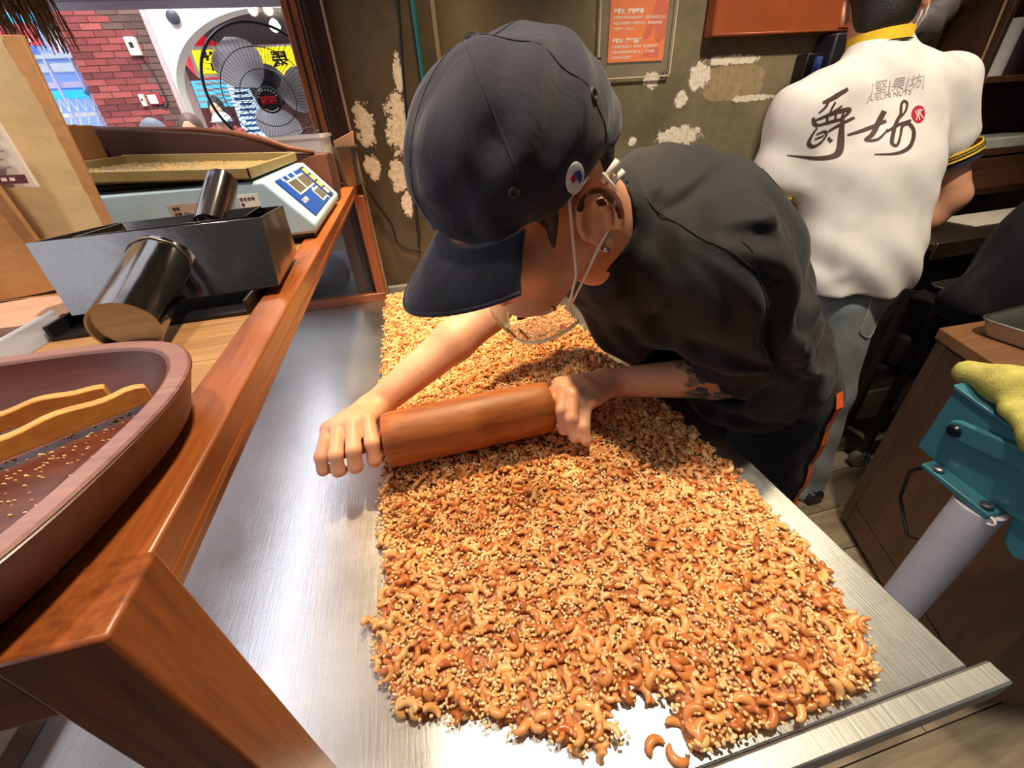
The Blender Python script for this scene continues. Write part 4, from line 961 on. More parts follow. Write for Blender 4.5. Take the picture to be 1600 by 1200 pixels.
# stickers on the near side
def side(x0, x1, z0, z1, mat, name, d=.0006): return MB().box((x0, .70 - d, z0), (x1, .7005, z1)).build(name, mat, sca)
M_st = flat('sticker_silver', (186, 164, 156), .35)
s1 = side(-.385, -.318, 1.192, 1.206, M_st, 'sticker'); MS = lambda x, z: frame((x, .6992, z), (1, 0, 0), (0, -1, 0))
text('使用前請將秤放置水平', .0052, MS(-.383, 1.202), M_black, s1, .0001); text('請勿超載使用，以免損壞', .0050, MS(-.383, 1.1965), M_black, s1, .0001)
s2 = side(-.310, -.262, 1.196, 1.224, M_st, 'sticker'); text('型號', .0045, MS(-.306, 1.218), M_black, s2, .0001); text('秤量  30kg', .0045, MS(-.306, 1.211), M_black, s2, .0001); text('感量', .0045, MS(-.306, 1.204), M_black, s2, .0001)
s3 = side(-.252, -.228, 1.196, 1.222, M_st, 'sticker'); MB().add([(-.2475, .6988, 1.218), (-.2365, .6988, 1.218), (-.2385, .6988, 1.206), (-.240, .6988, 1.199), (-.2425, .6988, 1.206)], [(0, 1, 2, 3, 4)]).build('arrow_mark', M_black, s3); text('ON', .0045, MS(-.2355, 1.207), M_black, s3, .0001)
s4 = side(-.222, -.196, 1.210, 1.228, M_white, 'sticker'); text('檢定合格', .0050, MS(-.2205, 1.222), M_black, s4, .0001); text('單', .005, MS(-.2205, 1.215), M_black, s4, .0001)
# platter
MT = Matrix.Translation((-.345, .86, 1.252)) @ Matrix.Rotation(math.radians(3.2), 4, 'Y')
pl_ = MB().hexa([MT @ Vector(p) for p in ((-.140, -.150, 0), (.140, -.150, 0), (.140, .165, 0), (-.140, .165, 0))], [MT @ Vector(p) for p in ((-.150, -.160, .004), (.150, -.160, .004), (.150, .175, .004), (-.150, .175, .004))]).build('platter', M_tan, sca, bevel=.001)
for lo, hi in (((-.150, -.162, .003), (.150, -.157, .016)), ((.146, -.162, .003), (.151, .177, .017)), ((-.151, -.162, .003), (-.146, .177, .016)), ((-.150, .173, .003), (.150, .178, .018))):
    MB().box(lo, hi, MT).build('platter_lip', M_tan, pl_, bevel=.001)
MB().box((-.47, .74, 1.2425), (-.21, .99, 1.2505)).build('load_cell', M_black, sca, bevel=.002)
mm = MB(); rnd = random.Random(11)
for i in range(900): x, y, s_ = rnd.uniform(-.14, .14), rnd.uniform(-.15, .165), rnd.uniform(.0006, .0016); mm.box((x, y, .004), (x + s_ * 2, y + s_, .0045 + s_), MT)
mm.build('crumbs', flat('pale_crumbs', (232, 196, 140), .7), sca, kind='stuff')

# brown paper bundle, clear tub, steel insert behind the scale
M_brp = flat('brown_paper', (70, 38, 36), .7, var=.18, nscale=8, bump=.5, bscale=22); M_brp2 = flat('brown_paper_fold', (118, 66, 46), .65, var=.15, nscale=8, bump=.4, bscale=22)
pp = thing('paper_bundle', 'dark brown paper bag lying flat behind the scale', 'paper bag', (-.36, 1.12, BZ))
pro = [(-.61, 1.155), (-.142, 1.155), (-.137, 1.20), (-.136, 1.255), (-.20, 1.259), (-.255, 1.287), (-.31, 1.300), (-.36, 1.307), (-.47, 1.319), (-.575, 1.331)]
MB().loft([[Vector((x + dx, y, BZ + (z - BZ) * k)) for x, z in pro] for y, k, dx in ((1.050, .985, 0), (1.058, 1.0, 0), (1.072, 1.0, .004), (1.15, .92, .0), (1.20, .75, -.01))]).build('bag_body', M_brp, pp, bevel=.0025)
MB().loft([[Vector((x, y + dy, z)) for y, dy, z in ((1.046, 0, 1.17), (1.0485, .0, 1.17), (1.0485, 0, zz), (1.046, 0, zz))] for x, zz in ((-.205, 1.240), (-.17, 1.252), (-.139, 1.254))]).build('end_flap', M_brp2, pp, bevel=.0008)
MB().tube([(-.50, 1.062, 1.321), (-.36, 1.060, 1.310), (-.30, 1.054, 1.301), (-.25, 1.052, 1.287), (-.205, 1.050, 1.268), (-.16, 1.050, 1.258)], [.003, .004, .005, .006, .005, .003], 8).build('rolled_edge', M_brp2, pp, smooth=True)
tub = thing('plastic_tub', 'clear white plastic tub behind the brown paper bag', 'tub', (-.22, 1.30, BZ))
tr_ = lambda x0, x1, y0, y1, z: [Vector((x, y, z)) for x, y in ((x0 + .008, y0), (x1 - .008, y0), (x1, y0 + .008), (x1, y1 - .008), (x1 - .008, y1), (x0 + .008, y1), (x0, y1 - .008), (x0, y0 + .008))]
M_tub2 = glassy('clear_tub', (232, 232, 236), .7, .25)
MB().loft([tr_(-.285, -.168, 1.225, 1.385, BZ), tr_(-.292, -.160, 1.218, 1.392, 1.278), tr_(-.296, -.156, 1.214, 1.396, 1.280), tr_(-.296, -.156, 1.214, 1.396, 1.287), tr_(-.290, -.162, 1.220, 1.390, 1.287), tr_(-.284, -.17, 1.227, 1.383, 1.158)]).build('tub_body', M_tub2, tub, smooth='auto')
potb = thing('steel_insert', 'small square steel food pan on the case corner rail', 'food pan', (-.128, 1.355, CZ))
tr2 = lambda x0, x1, y0, y1, z: [Vector((x, y, z)) for x, y in ((x0 + .01, y0), (x1 - .01, y0), (x1, y0 + .01), (x1, y1 - .01), (x1 - .01, y1), (x0 + .01, y1), (x0, y1 - .01), (x0, y0 + .01))]
M_pan = metal('dull_steel', (150, 146, 140), .35, 'X', 40, .2)
MB().loft([tr2(-.150, -.108, 1.325, 1.385, CZ + .001), tr2(-.155, -.100, 1.318, 1.392, 1.250), tr2(-.158, -.095, 1.314, 1.396, 1.251), tr2(-.158, -.095, 1.314, 1.396, 1.255), tr2(-.152, -.103, 1.321, 1.389, 1.255), tr2(-.148, -.11, 1.327, 1.383, CZ + .004)]).build('pan_body', M_pan, potb, smooth='auto')
MB().hexa([(-.148, 1.340, 1.20), (-.112, 1.340, 1.20), (-.112, 1.346, 1.20), (-.148, 1.346, 1.20)], [(-.150, 1.335, 1.268), (-.094, 1.335, 1.288), (-.094, 1.340, 1.288), (-.150, 1.340, 1.268)]).build('folded_card', flat('tan_card', (214, 168, 134), .6), None, bevel=.0008, label='folded tan card standing in the small steel food pan', cat='card', loc=(-.128, 1.345, 1.20))
lp = [(-.292, 1.30, 1.2885)]; lp += [(-.26, 1.30, 1.2888), (-.235, 1.298, 1.294), (-.205, 1.297, 1.301), (-.190, 1.297, 1.3035)]
lp += [(-.183 + .0085 * math.cos(a), 1.297, 1.2985 + .0065 * math.sin(a)) for a in np.linspace(2.2, -2.6, 12)]
m = MB(); m.loft([[Vector(p) + Vector((0, -.014, .0006)), Vector(p) + Vector((0, .014, .0006)), Vector(p) + Vector((0, .014, -.0006)), Vector(p) + Vector((0, -.014, -.0006))] for p in lp])
m.build('spring_clip', metal('clip_steel', (178, 170, 158), .3, 'X', 30, .1), None, smooth='auto', label='bent steel strip clip with looped end resting on the clear tub', cat='clip', loc=(-.22, 1.297, 1.288))
# ------------------------------------------------------------------ outside the shop
# fan
FC = Vector((-.362, 1.80, 1.405)); FN = Vector((.10, -.90, -.30)).normalized(); MF = frame(FC, (1, 0, .0), FN); FR = .178
fan = thing('pedestal_fan', 'large black cage fan with grey blades standing outside the window', 'fan', (-.40, 1.95, 0))
M_fb = flat('fan_black', (26, 26, 34), .35); M_fbl = flat('fan_blade', (226, 224, 232), .35, 0, .04)
def fp(r, a, z): return MF @ Vector((r * math.cos(a), r * math.sin(a), z))
def ring(r, z, th, name, n=64): MB().tube([fp(r, a, z) for a in np.linspace(0, 2 * math.pi, n + 1)[:-1]], th, 8, closed=True).build(name, M_fb, fan, smooth=True)
ring(FR, 0, .0045, 'guard_ring'); ring(FR * .72, .040, .0013, 'guard_ring'); ring(FR * .44, .062, .0013, 'guard_ring')
gm = MB()
for k in range(72):
    a = 2 * math.pi * k / 72; gm.tube([fp(FR, a, 0), fp(FR * .93, a + .02, .022), fp(FR * .72, a + .06, .040), fp(FR * .44, a + .10, .062), fp(.028, a + .14, .072)], .0007, 4)
    gm.tube([fp(FR, a, 0), fp(FR * .85, a, -.035), fp(FR * .4, a, -.06), fp(.03, a, -.065)], .0007, 4)
gm.build('wire_guard', M_fb, fan, smooth=True)
for k, a0 in enumerate((2.05, -.15, -1.75)):
    rings = []
    for i in range(11):
        t = i / 10; r = .028 + (FR * .88 - .028) * t; wd = .30 + .42 * math.sin(math.pi * min(t * .85 + .12, 1)) ; hw = wd * (1 if t < .85 else 1 - (t - .85) * 2.2)
        rings.append([fp(r, a0 - hw + 2 * hw * j / 8 + .18 * t, .018 * math.sin((j / 8 - .5) * 2.2)) for j in range(9)] + [fp(r, a0 + hw - 2 * hw * j / 8 + .18 * t, .018 * math.sin((.5 - j / 8) * 2.2) - .002) for j in range(9)])
    MB().loft(rings).build('blade', M_fbl, fan, smooth='auto')
hubm = frame(FC + FN * .070, (1, 0, 0), FN); MB().lathe([(.036, -.004), (.038, .0), (.037, .005), (.033, .009), (.0001, .010)], n=40, M=hubm).build('badge', M_fb, fan, smooth='auto')
M_red = flat('badge_red', (226, 40, 40), .5)
text('FREEDOM', .0105, hubm @ Matrix.Translation((0, .008, .0105)), M_red, fan, .0003, 'CENTER', bold=.0003); text('惠騰電業', .0115, hubm @ Matrix.Translation((0, -.004, .0105)), M_red, fan, .0003, 'CENTER', bold=.0004)
for k in range(9): a = math.radians(155 - k * 16); p = Vector((.029 * math.cos(a), .029 * math.sin(a), .0095)); MB().box((p.x - .0014, p.y - .0014, .0085), (p.x + .0014, p.y + .0014, .0112), hubm).build('badge_dot', M_white, fan)
MB().tube([hubm @ Vector((.029 * math.cos(a), .029 * math.sin(a), .0105)) for a in np.linspace(math.radians(228), math.radians(315), 14)], .0011, 5).build('badge_script', M_white, fan, smooth=True)
MB().lathe([(.030, -.01), (.055, -.03), (.062, -.07), (.05, -.12), (.02, -.14)], n=28, M=MF).build('motor', M_fb, fan, smooth='auto')
MB().tube([FC - FN * .10, FC - FN * .12 + Vector((0, 0, -.06)), (-.39, 1.95, 1.15), (-.40, 1.95, .03)], .016, 12).build('pole', M_fb, fan, smooth=True)
MB().lathe([(.20, 0.001), (.20, .02), (.06, .04), (.02, .05)], c=(-.40, 1.95, 0), n=28).build('base', M_fb, fan, smooth='auto')

# brick pillar with real bricks
def brick_mat():
    t = NT('red_brick'); oi = t.n.new('ShaderNodeObjectInfo'); n = t.noise(t.co(), 30, 4)
    c = t.ramp(t.math('ADD', t.math('MULTIPLY', oi.outputs['Random'], .6), t.math('MULTIPLY', n, .4)), [(.15, lin((96, 44, 42))), (.5, lin((140, 62, 58))), (.85, lin((168, 84, 76)))])
    t.set(col=c, rough=.85); t.bump(n, .4, .004); return t.m
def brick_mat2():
    t = NT('shaded_brick'); oi = t.n.new('ShaderNodeObjectInfo'); n = t.noise(t.co(), 30, 4)
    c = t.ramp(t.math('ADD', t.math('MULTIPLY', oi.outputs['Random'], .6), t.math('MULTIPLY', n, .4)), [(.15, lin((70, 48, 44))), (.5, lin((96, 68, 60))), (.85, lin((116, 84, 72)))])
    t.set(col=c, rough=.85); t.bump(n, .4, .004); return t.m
pil = thing('brick_pillar', 'red brick pillar across the alley with pale mortar joints', 'pillar', (-2.9, 7.3, 0))
MB().box((-3.345, 7.02, 0), (-2.445, 7.6, 3.2)).build('mortar_core', flat('mortar', (186, 160, 156), .9), pil)
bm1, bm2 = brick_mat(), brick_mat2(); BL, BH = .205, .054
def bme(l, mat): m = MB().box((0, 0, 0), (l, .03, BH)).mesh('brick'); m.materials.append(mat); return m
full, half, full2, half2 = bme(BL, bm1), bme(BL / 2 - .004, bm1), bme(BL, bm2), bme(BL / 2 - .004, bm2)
rz_ = Vector((-2.9, 7.3, 0))
for r in range(21):
    z = 1.36 + r * (BH + .0085); x = -3.343; k = 0
    while x < -2.46:
        l = BL / 2 - .004 if (k == 0 and r % 2) or x + BL > -2.44 else BL
        if x + l > -2.435: break
        shaded = x > -2.80 or (x > -3.0 and r > 15)  # shade on the pillar's right side put into darker brick colour
        o = bpy.data.objects.new('brick', (full2 if shaded else full) if l == BL else (half2 if shaded else half)); COL.objects.link(o); o.parent = pil; o.location = Vector((x, 7.0 - .004 * random.random(), z)) - rz_; x += l + .0095; k += 1
# meter boxes and wires on the pillar
M_iv = flat('ivory_plastic', (220, 206, 180), .5)
mb_ = thing('meter_box', 'ivory meter box with dark window high on the brick pillar', 'meter box', (-2.67, 6.98, 2.12)); MB().box((-2.735, 6.93, 2.115), (-2.625, 6.996, 2.285)).build('housing', M_iv, mb_, bevel=.008)
MB().box((-2.70, 6.925, 2.185), (-2.66, 6.931, 2.235)).build('window', M_black, mb_)
sw = thing('switch_box', 'small ivory switch box low on the brick pillar', 'switch box', (-2.82, 6.98, 1.64)); MB().box((-2.845, 6.94, 1.635), (-2.795, 6.996, 1.755)).build('housing', M_iv, sw, bevel=.006); MB().box((-2.83, 6.934, 1.69), (-2.81, 6.941, 1.71)).build('switch', M_black, sw)
rp = thing('alarm_panel', 'white alarm panel on a red plate low on the brick pillar', 'alarm panel', (-2.70, 6.98, 1.64)); MB().box((-2.735, 6.965, 1.645), (-2.625, 6.996, 1.765)).build('back_plate', flat('alarm_red', (150, 36, 36), .5), rp, bevel=.006); MB().box((-2.755, 6.945, 1.655), (-2.665, 6.966, 1.745)).build('panel', M_white, rp, bevel=.004)
MB().tube([(-2.655, 6.98, 2.12), (-2.60, 6.98, 1.98), (-2.58, 6.98, 1.78), (-2.575, 6.98, 1.66), (-2.61, 6.97, 1.61), (-2.66, 6.97, 1.63)], .008, 8).build('power_cable', M_black, smooth=True, label='dark cable looping down the brick pillar between the boxes', cat='cable')

# white plastered wall with an arch
def arch_wall():
    cx, sz, a, b = -1.19, 1.70, 1.25, .83; inner = [(cx - a, 0), (cx - a, sz)] + [(cx - a * math.cos(t), sz + b * math.sin(t)) for t in np.linspace(.05, math.pi - .05, 40)] + [(cx + a, sz), (cx + a, 0)]
    outer = [(-2.445, 0), (-2.445, sz)] + [(cx + (max(-1.255, min(1.5, -1.255 + 2.755 * i / 39))), 3.2) for i in range(40)] + [(.35, sz), (.35, 0)]
    m = MB()
    for y in (7.05, 7.30): m.add([(x, y, z) for x, z in inner] + [(x, y, z) for x, z in outer], [(i, i + 1, len(inner) + i + 1, len(inner) + i) for i in range(len(inner) - 1)])
    n = len(inner); m.add([(x, y, z) for y in (7.05, 7.30) for x, z in inner], [(i, i + 1, n + i + 1, n + i) for i in range(n - 1)])
    return m
tag(arch_wall().build('wall_arch', flat('white_plaster', (224, 214, 204), .85, var=.06, nscale=4)), kind='structure')
MB().lathe([(.03, 0), (.06, .02), (.065, .10), (.05, .11)], n=20, M=frame((-2.18, 7.05, 2.47), (1, 0, 0), (.2, -1, -.3))).build('wall_lamp', flat('lamp_grey', (60, 58, 66), .4), smooth='auto', label='small dark round spotlight on the white arch wall', cat='lamp', loc=(-2.18, 7.05, 2.47))
cmr = thing('security_camera', 'pair of small ivory spotlights at the top of the arch', 'spotlight', (-1.22, 7.05, 2.55))
for dx in (-.06, .07): MB().lathe([(.035, 0), (.05, .03), (.055, .12), (.045, .13)], n=16, M=frame((-1.22 + dx, 7.04, 2.53), (1, 0, 0), (dx * 3, -1, -.5))).build('lamp_head', M_iv, cmr, smooth='auto')

# street behind the arch
bsign = thing('shop_sign', 'long yellow shop sign with black characters seen through the fan', 'sign', (-1.5, 9, 2.05)); M_ys = emit('sign_yellow', (255, 232, 20), 1.0)
MB().box((-2.10, 9.0, 2.03), (-.5, 9.06, 2.40)).build('sign_face', M_ys, bsign); MB().box((-2.12, 9.005, 2.00), (-.48, 9.07, 2.03)).build('sign_border', M_white, bsign); MB().box((-2.12, 9.005, 2.40), (-.48, 9.07, 2.43)).build('sign_border', M_white, bsign)
for x, ch in ((-1.93, '堂'), (-1.50, '翠'), (-1.08, '玲')): text(ch, .26, frame((x, 8.995, 2.21), (1, 0, 0), (0, -1, 0)), M_black, bsign, .002, 'CENTER', bold=.008)
ys2 = thing('hanging_sign', 'square yellow sign with white border beside the red lantern', 'sign', (-2.5, 8.8, 2.08)); MB().box((-2.72, 8.85, 2.05), (-2.28, 8.9, 2.42)).build('sign_border', M_white, ys2); MB().box((-2.66, 8.83, 2.09), (-2.30, 8.86, 2.37)).build('sign_face', M_ys, ys2); text('推', .24, frame((-2.42, 8.828, 2.22), (1, 0, 0), (0, -1, 0)), M_black, ys2, .002, 'CENTER', bold=.008)
for dx in (-.18, .18): MB().cyl((-2.5 + dx, 8.87, 2.42), (-2.5 + dx, 8.87, 2.785), .006, 6).build('hanger', M_black, ys2)
ln = thing('paper_lantern', 'round red lantern hanging at the arch left side', 'lantern', (-2.62, 9.3, 2.1)); MB().lathe([(.08, 0), (.26, .08), (.36, .25), (.30, .45), (.10, .56), (.03, .60)], c=(-2.62, 9.4, 2.02), n=24).build('shade', emit('lantern_red', (232, 34, 52), .5), ln, smooth='auto')
MB().cyl((-2.62, 9.4, 2.6), (-2.62, 9.4, 3.2), .01, 8).build('cord', M_black, ln)
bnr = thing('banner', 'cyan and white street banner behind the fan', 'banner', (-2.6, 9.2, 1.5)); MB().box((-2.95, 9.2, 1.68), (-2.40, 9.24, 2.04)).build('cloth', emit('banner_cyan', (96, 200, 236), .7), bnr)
for k in range(4): MB().box((-2.95 + .02 * k, 9.18, 1.74 + .08 * k), (-2.42, 9.2, 1.77 + .08 * k)).build('stripe', M_white, bnr)
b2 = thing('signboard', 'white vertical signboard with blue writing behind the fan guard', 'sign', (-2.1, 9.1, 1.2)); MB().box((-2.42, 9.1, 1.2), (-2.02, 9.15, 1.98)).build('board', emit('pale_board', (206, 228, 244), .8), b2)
for k in range(9): MB().box((-2.38 + .03 * (k % 3), 9.09, 1.30 + .075 * k), (-2.10 - .04 * (k % 2), 9.1, 1.335 + .075 * k)).build('mark', flat('board_blue', (40, 110, 180), .6), b2)
tag(MB().box((-4.2, 11.6, 0), (1.2, 11.8, 4.4)).build('wall_street', flat('street_brick', (104, 58, 56), .9, var=.35, nscale=3)), kind='structure')
tag(MB().box((-3.4, 7.3, 2.78), (.6, 11.6, 2.9)).build('ceiling', flat('arcade_ceiling', (56, 42, 40), .8)), kind='structure')
for i, (x, y, z) in enumerate(((-1.44, 9.0, 2.66), (-1.16, 9.0, 2.62), (-1.05, 9.3, 2.66))):
    MB().lathe([(.01, .08), (.05, .05), (.085, -.02), (.05, -.07), (.001, -.09)], c=(x, y, z), n=18).build('ceiling_lamp', emit('arcade_lamp', (255, 248, 236), 9), smooth='auto', label=('leftmost', 'middle', 'rightmost')[i] + ' of the bright round lamps under the arcade ceiling', cat='lamp', loc=(x, y, z))
# blue-lit rack at the far left
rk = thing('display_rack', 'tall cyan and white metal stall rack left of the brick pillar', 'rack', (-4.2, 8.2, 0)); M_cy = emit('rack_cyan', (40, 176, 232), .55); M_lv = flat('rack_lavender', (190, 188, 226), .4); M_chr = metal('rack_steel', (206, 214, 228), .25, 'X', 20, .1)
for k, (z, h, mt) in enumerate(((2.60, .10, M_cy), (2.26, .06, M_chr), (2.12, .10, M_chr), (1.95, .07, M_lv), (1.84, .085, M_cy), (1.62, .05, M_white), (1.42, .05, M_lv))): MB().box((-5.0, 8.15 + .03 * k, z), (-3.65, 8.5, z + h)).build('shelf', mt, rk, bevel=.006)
for x in (-4.55, -4.25, -3.95, -3.70): MB().cyl((x, 8.2, 0), (x, 8.2, 2.7), .018, 10).build('upright', M_lv, rk, smooth='auto')
for k in range(9): x = -4.55 + .10 * k; MB().tube([(x, 8.17, 1.68), (x + .05, 8.17, 1.83), (x + .10, 8.17, 1.68)], .008, 6).build('brace', M_white, rk)
for k in range(7): x = -4.45 + .11 * k; MB().tube([(x, 8.17, 1.47), (x + .06, 8.17, 1.61)], .008, 6).build('brace', M_white, rk)
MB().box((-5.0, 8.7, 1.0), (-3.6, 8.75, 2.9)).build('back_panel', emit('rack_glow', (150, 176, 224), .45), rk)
for k in range(4): MB().box((-4.12 + .09 * k, 8.2, 2.28), (-4.06 + .09 * k, 8.4, 2.54)).build('poster_card', flat(('card_pink', 'card_white', 'card_lilac', 'card_cyan')[k], ((226, 196, 226), (240, 240, 246), (196, 186, 226), (160, 216, 236))[k], .5), rk)
MB().tube([(-3.88, 8.1, 2.24), (-3.80, 8.1, 2.14), (-3.80, 8.1, 1.98), (-3.92, 8.1, 1.86)], .028, 10).build('hanging_hose', flat('hose_grey', (84, 104, 140), .5), rk, smooth=True)
rb = thing('red_signboard', 'red shop board with white bar above the kraft pouch', 'sign', (-3.2, 6, 2.1)); MB().box((-3.75, 6.0, 2.105), (-3.06, 6.04, 2.27)).build('board', flat('board_red', (186, 66, 72), .5), rb); MB().box((-3.28, 5.99, 2.13), (-3.14, 6.0, 2.155)).build('white_bar', M_white, rb)
sb = thing('blue_signboard', 'blue shop board with white script just under the red board', 'sign', (-3.3, 5.9, 2.0)); MB().box((-3.8, 5.9, 2.03), (-3.08, 5.94, 2.095)).build('board', flat('board_deep_blue', (60, 96, 190), .5), sb); text('Co', .07, frame((-3.33, 5.898, 2.062), (1, 0, 0), (0, -1, 0)), M_white, sb, .001)
# straw broom hanging at the window
br = thing('straw_broom', 'bundle of brown straw hanging at the top left', 'broom', (-.42, .80, 1.42)); mm = MB(); rnd = random.Random(5)
for i in range(170):
    x = -.455 + .065 * rnd.random() ** .8; y = .80 + .03 * rnd.random(); L = rnd.uniform(.03, .10); mm.tube([(x, y, 1.60), (x + rnd.uniform(-.004, .006), y, 1.50), (x + rnd.uniform(-.008, .014), y + rnd.uniform(-.006, .006), 1.40 + .05 * rnd.random() * (1 if x < -.41 else .6))], [.0016, .0014, .0005], 4)
mm.build('bristles', flat('straw', (112, 78, 40), .8, 0, .4, 60), br, smooth=True); MB().cyl((-.425, .815, 1.56), (-.425, .815, 1.95), .012, 12).build('handle', M_tong, br)
MB().tube([(-.46, .80, 1.59), (-.425, .782, 1.59), (-.39, .80, 1.59), (-.425, .834, 1.59)], .004, 6, closed=True).build('binding', flat('red_binding', (150, 60, 44), .6), br, smooth=True)

# passers-by: heads and shoulders show above the paper
def passer(x, y, top, label, hairc, coat, hat=None, turn=0.0):
    t = thing('person', label, 'person', (x, y, 0)); h = top - .115; f = Field((x - .32, y - .22, 0), (x + .32, y + .22, top + .06), .016)
    f.ell((x, y, h), (.075, .092, .115), None, .02); f.cone((x, y, h - .08), (x, y, h - .20), .055, .06, .03); f.ecyl((x, y, h - .26), (x, y, h - .62), (.17, .10), (.15, .10), (0, 1, 0), .06)
    f.ecyl((x, y, h - .62), (x, y, h - .72), (.16, .11), (.17, .12), (0, 1, 0), .05)
    for s_ in (-1, 1): f.chain([(x + s_ * .17, y, h - .27), (x + s_ * .22, y, h - .54), (x + s_ * .2, y - .05, h - .78)], [.055, .042, .03], .04); f.chain([(x + s_ * .085, y, h - .75), (x + s_ * .09, y, .50 * (h - .75)), (x + s_ * .09, y, .06)], [.085, .06, .045], .03); f.cone((x + s_ * .09, y, .045), (x + s_ * .09, y - .12, .035), .045, .035, .02)
    f.cone((x, y - .09, h - .005), (x, y - .10, h - .03), .012, .015, .01)
    link('body', f.mesh('body', 1), M_skin, t)
    g = Field((x - .32, y - .25, h - 1.0), (x + .32, y + .25, h - .1), .016); g.ecyl((x, y, h - .26), (x, y, h - .72), (.185, .125), (.175, .125), (0, 1, 0), .05)
    for s_ in (-1, 1): g.cone((x + s_ * .17, y, h - .26), (x + s_ * .215, y, h - .46), .066, .06, .04)
    g.cone((x, y, h - .19), (x, y, h - .26), .075, .10, .04); link('jacket', g.mesh('jacket', 1), coat, t)
    k = Field((x - .15, y - .17, h - .15), (x + .15, y + .18, top + .05), .010); k.ell((x, y + .014, h + .018), (.085, .098, .112), None, .01); k.cut((x, y - .045, h - .02), (0, -1, -.55)); k.cut((x, y, h - .075), (0, 0, -1)); link('hair', k.mesh('hair', 1), hairc, t)
    if hat is not None:
        k = Field((x - .16, y - .26, h - .02), (x + .16, y + .18, top + .08), .010); k.ell((x, y + .006, h + .045), (.095, .11, .095), None, .01); k.cut((x, y, h + .045), (0, 0, -1)); k.ell((x, y - .11, h + .05), (.075, .09, .010), None, .01); link('hat', k.mesh('hat', 1), hat, t)
    return t
passer(-1.64, 4.0, 1.415, 'passer-by with grey hair outside beyond the brown paper', flat('grey_hair', (122, 122, 132), .6, 0, .25, 60), flat('jacket_grey', (90, 92, 104), .8))
passer(-1.70, 4.9, 1.465, 'passer-by with brown hair next to the grey-haired one outside', flat('brown_hair', (88, 58, 44), .6, 0, .25, 60), flat('jacket_brown', (116, 86, 66), .8))
passer(-1.69, 5.75, 1.475, 'passer-by in a pale cap outside left of the fan', M_hair, flat('jacket_pale', (190, 196, 206), .8), flat('pale_cap', (196, 206, 220), .7))
passer(-1.92, 6.5, 1.66, 'dark-haired passer-by behind the pale cap at the arch edge', M_hair, flat('jacket_red', (150, 60, 50), .8))

# crate and jacket made up in place of a person behind the case glass
cr = thing('stand_in_crate', 'dark navy crate made up in place of a person outside behind the case glass', 'crate', (-.37, 1.59, 0)); MB().box((-.54, 1.47, 0), (-.21, 1.71, .80)).build('crate', flat('stand_in_navy', (30, 34, 48), .6), cr, bevel=.01)
f = Field((-.60, 1.42, .76), (-.16, 1.78, .99), .008); f.ecyl((-.46, 1.59, .86), (-.28, 1.59, .87), (.12, .055), (.12, .06), (0, 0, 1), .03); f.warp(lambda x, y, z: .006 * np.sin(50 * x + 40 * y)); f.cut((0, 0, .803), (0, 0, -1))
link('stand_in_jacket', f.mesh('stand_in_jacket', 1), flat('stand_in_slate', (104, 110, 126), .85), label='grey folded jacket made up in place of a hoodie, on the navy crate outside', cat='jacket', loc=(-.37, 1.59, .803)); del f
# ------------------------------------------------------------------ second worker in the white polo shirt
WQ = Vector((1.30, .92, 0))
HC2 = np.array((1.268, 1.135, 1.478)); F2 = np.array((.62, .74, -.25)); F2 /= np.linalg.norm(F2); U2 = np.array((.05, .22, .97)); U2 = U2 - F2 * (U2 @ F2); U2 /= np.linalg.norm(U2); L2 = np.cross(U2, F2); R2 = np.stack([L2, F2, U2])
def hq(x, y, z): return HC2 + L2 * x + F2 * y + U2 * z
NB2 = np.array((1.250, 1.095, 1.375)); LS2, LE2, LW2 = np.array((1.065, 1.10, 1.255)), np.array((1.02, 1.10, 1.03)), np.array((1.08, 1.22, .90)); RS2, RE2, RW2 = np.array((1.455, 1.055, 1.285)), np.array((1.560, .975, 1.025)), np.array((1.505, 1.05, .845))
B = Field((.95, .80, .70), (1.70, 1.40, 1.68), .0042)
B.ell(hq(0, -.012, .045), (.074, .094, .098), R2, .02); B.ell(hq(0, .04, -.03), (.060, .056, .078), R2, .025); B.ell(hq(0, .07, -.088), (.026, .022, .02), R2, .022)
B.chain([hq(0, .094, .028), hq(0, .106, 0), hq(0, .114, -.02)], [.008, .009, .011], .008); B.cone(hq(-.018, .096, -.055), hq(.018, .096, -.055), .008, .008, .006)
for s_ in (-1, 1):
    B.ell(hq(s_ * .031, .088, .022), (.018, .012, .010), R2, .006, 'sub'); er = np.stack([L2 * s_ * .90 + F2 * .42, F2 * .90 - L2 * s_ * .42, U2]); B.ell(hq(s_ * .080, -.012, .0), (.009, .020, .032), er, .006); B.ell(hq(s_ * .088, -.010, .003), (.0065, .011, .020), er, .004, 'sub')
B.cone(hq(0, -.03, -.02), NB2, .056, .062, .03); B.ecyl(NB2 + (.02, -.03, -.10), (1.27, .97, .98), (.14, .07), (.12, .07), (.25, .95, 0), .04); B.ecyl((1.27, .97, .98), (1.26, .93, .80), (.12, .07), (.12, .07), (.25, .95, 0), .04)
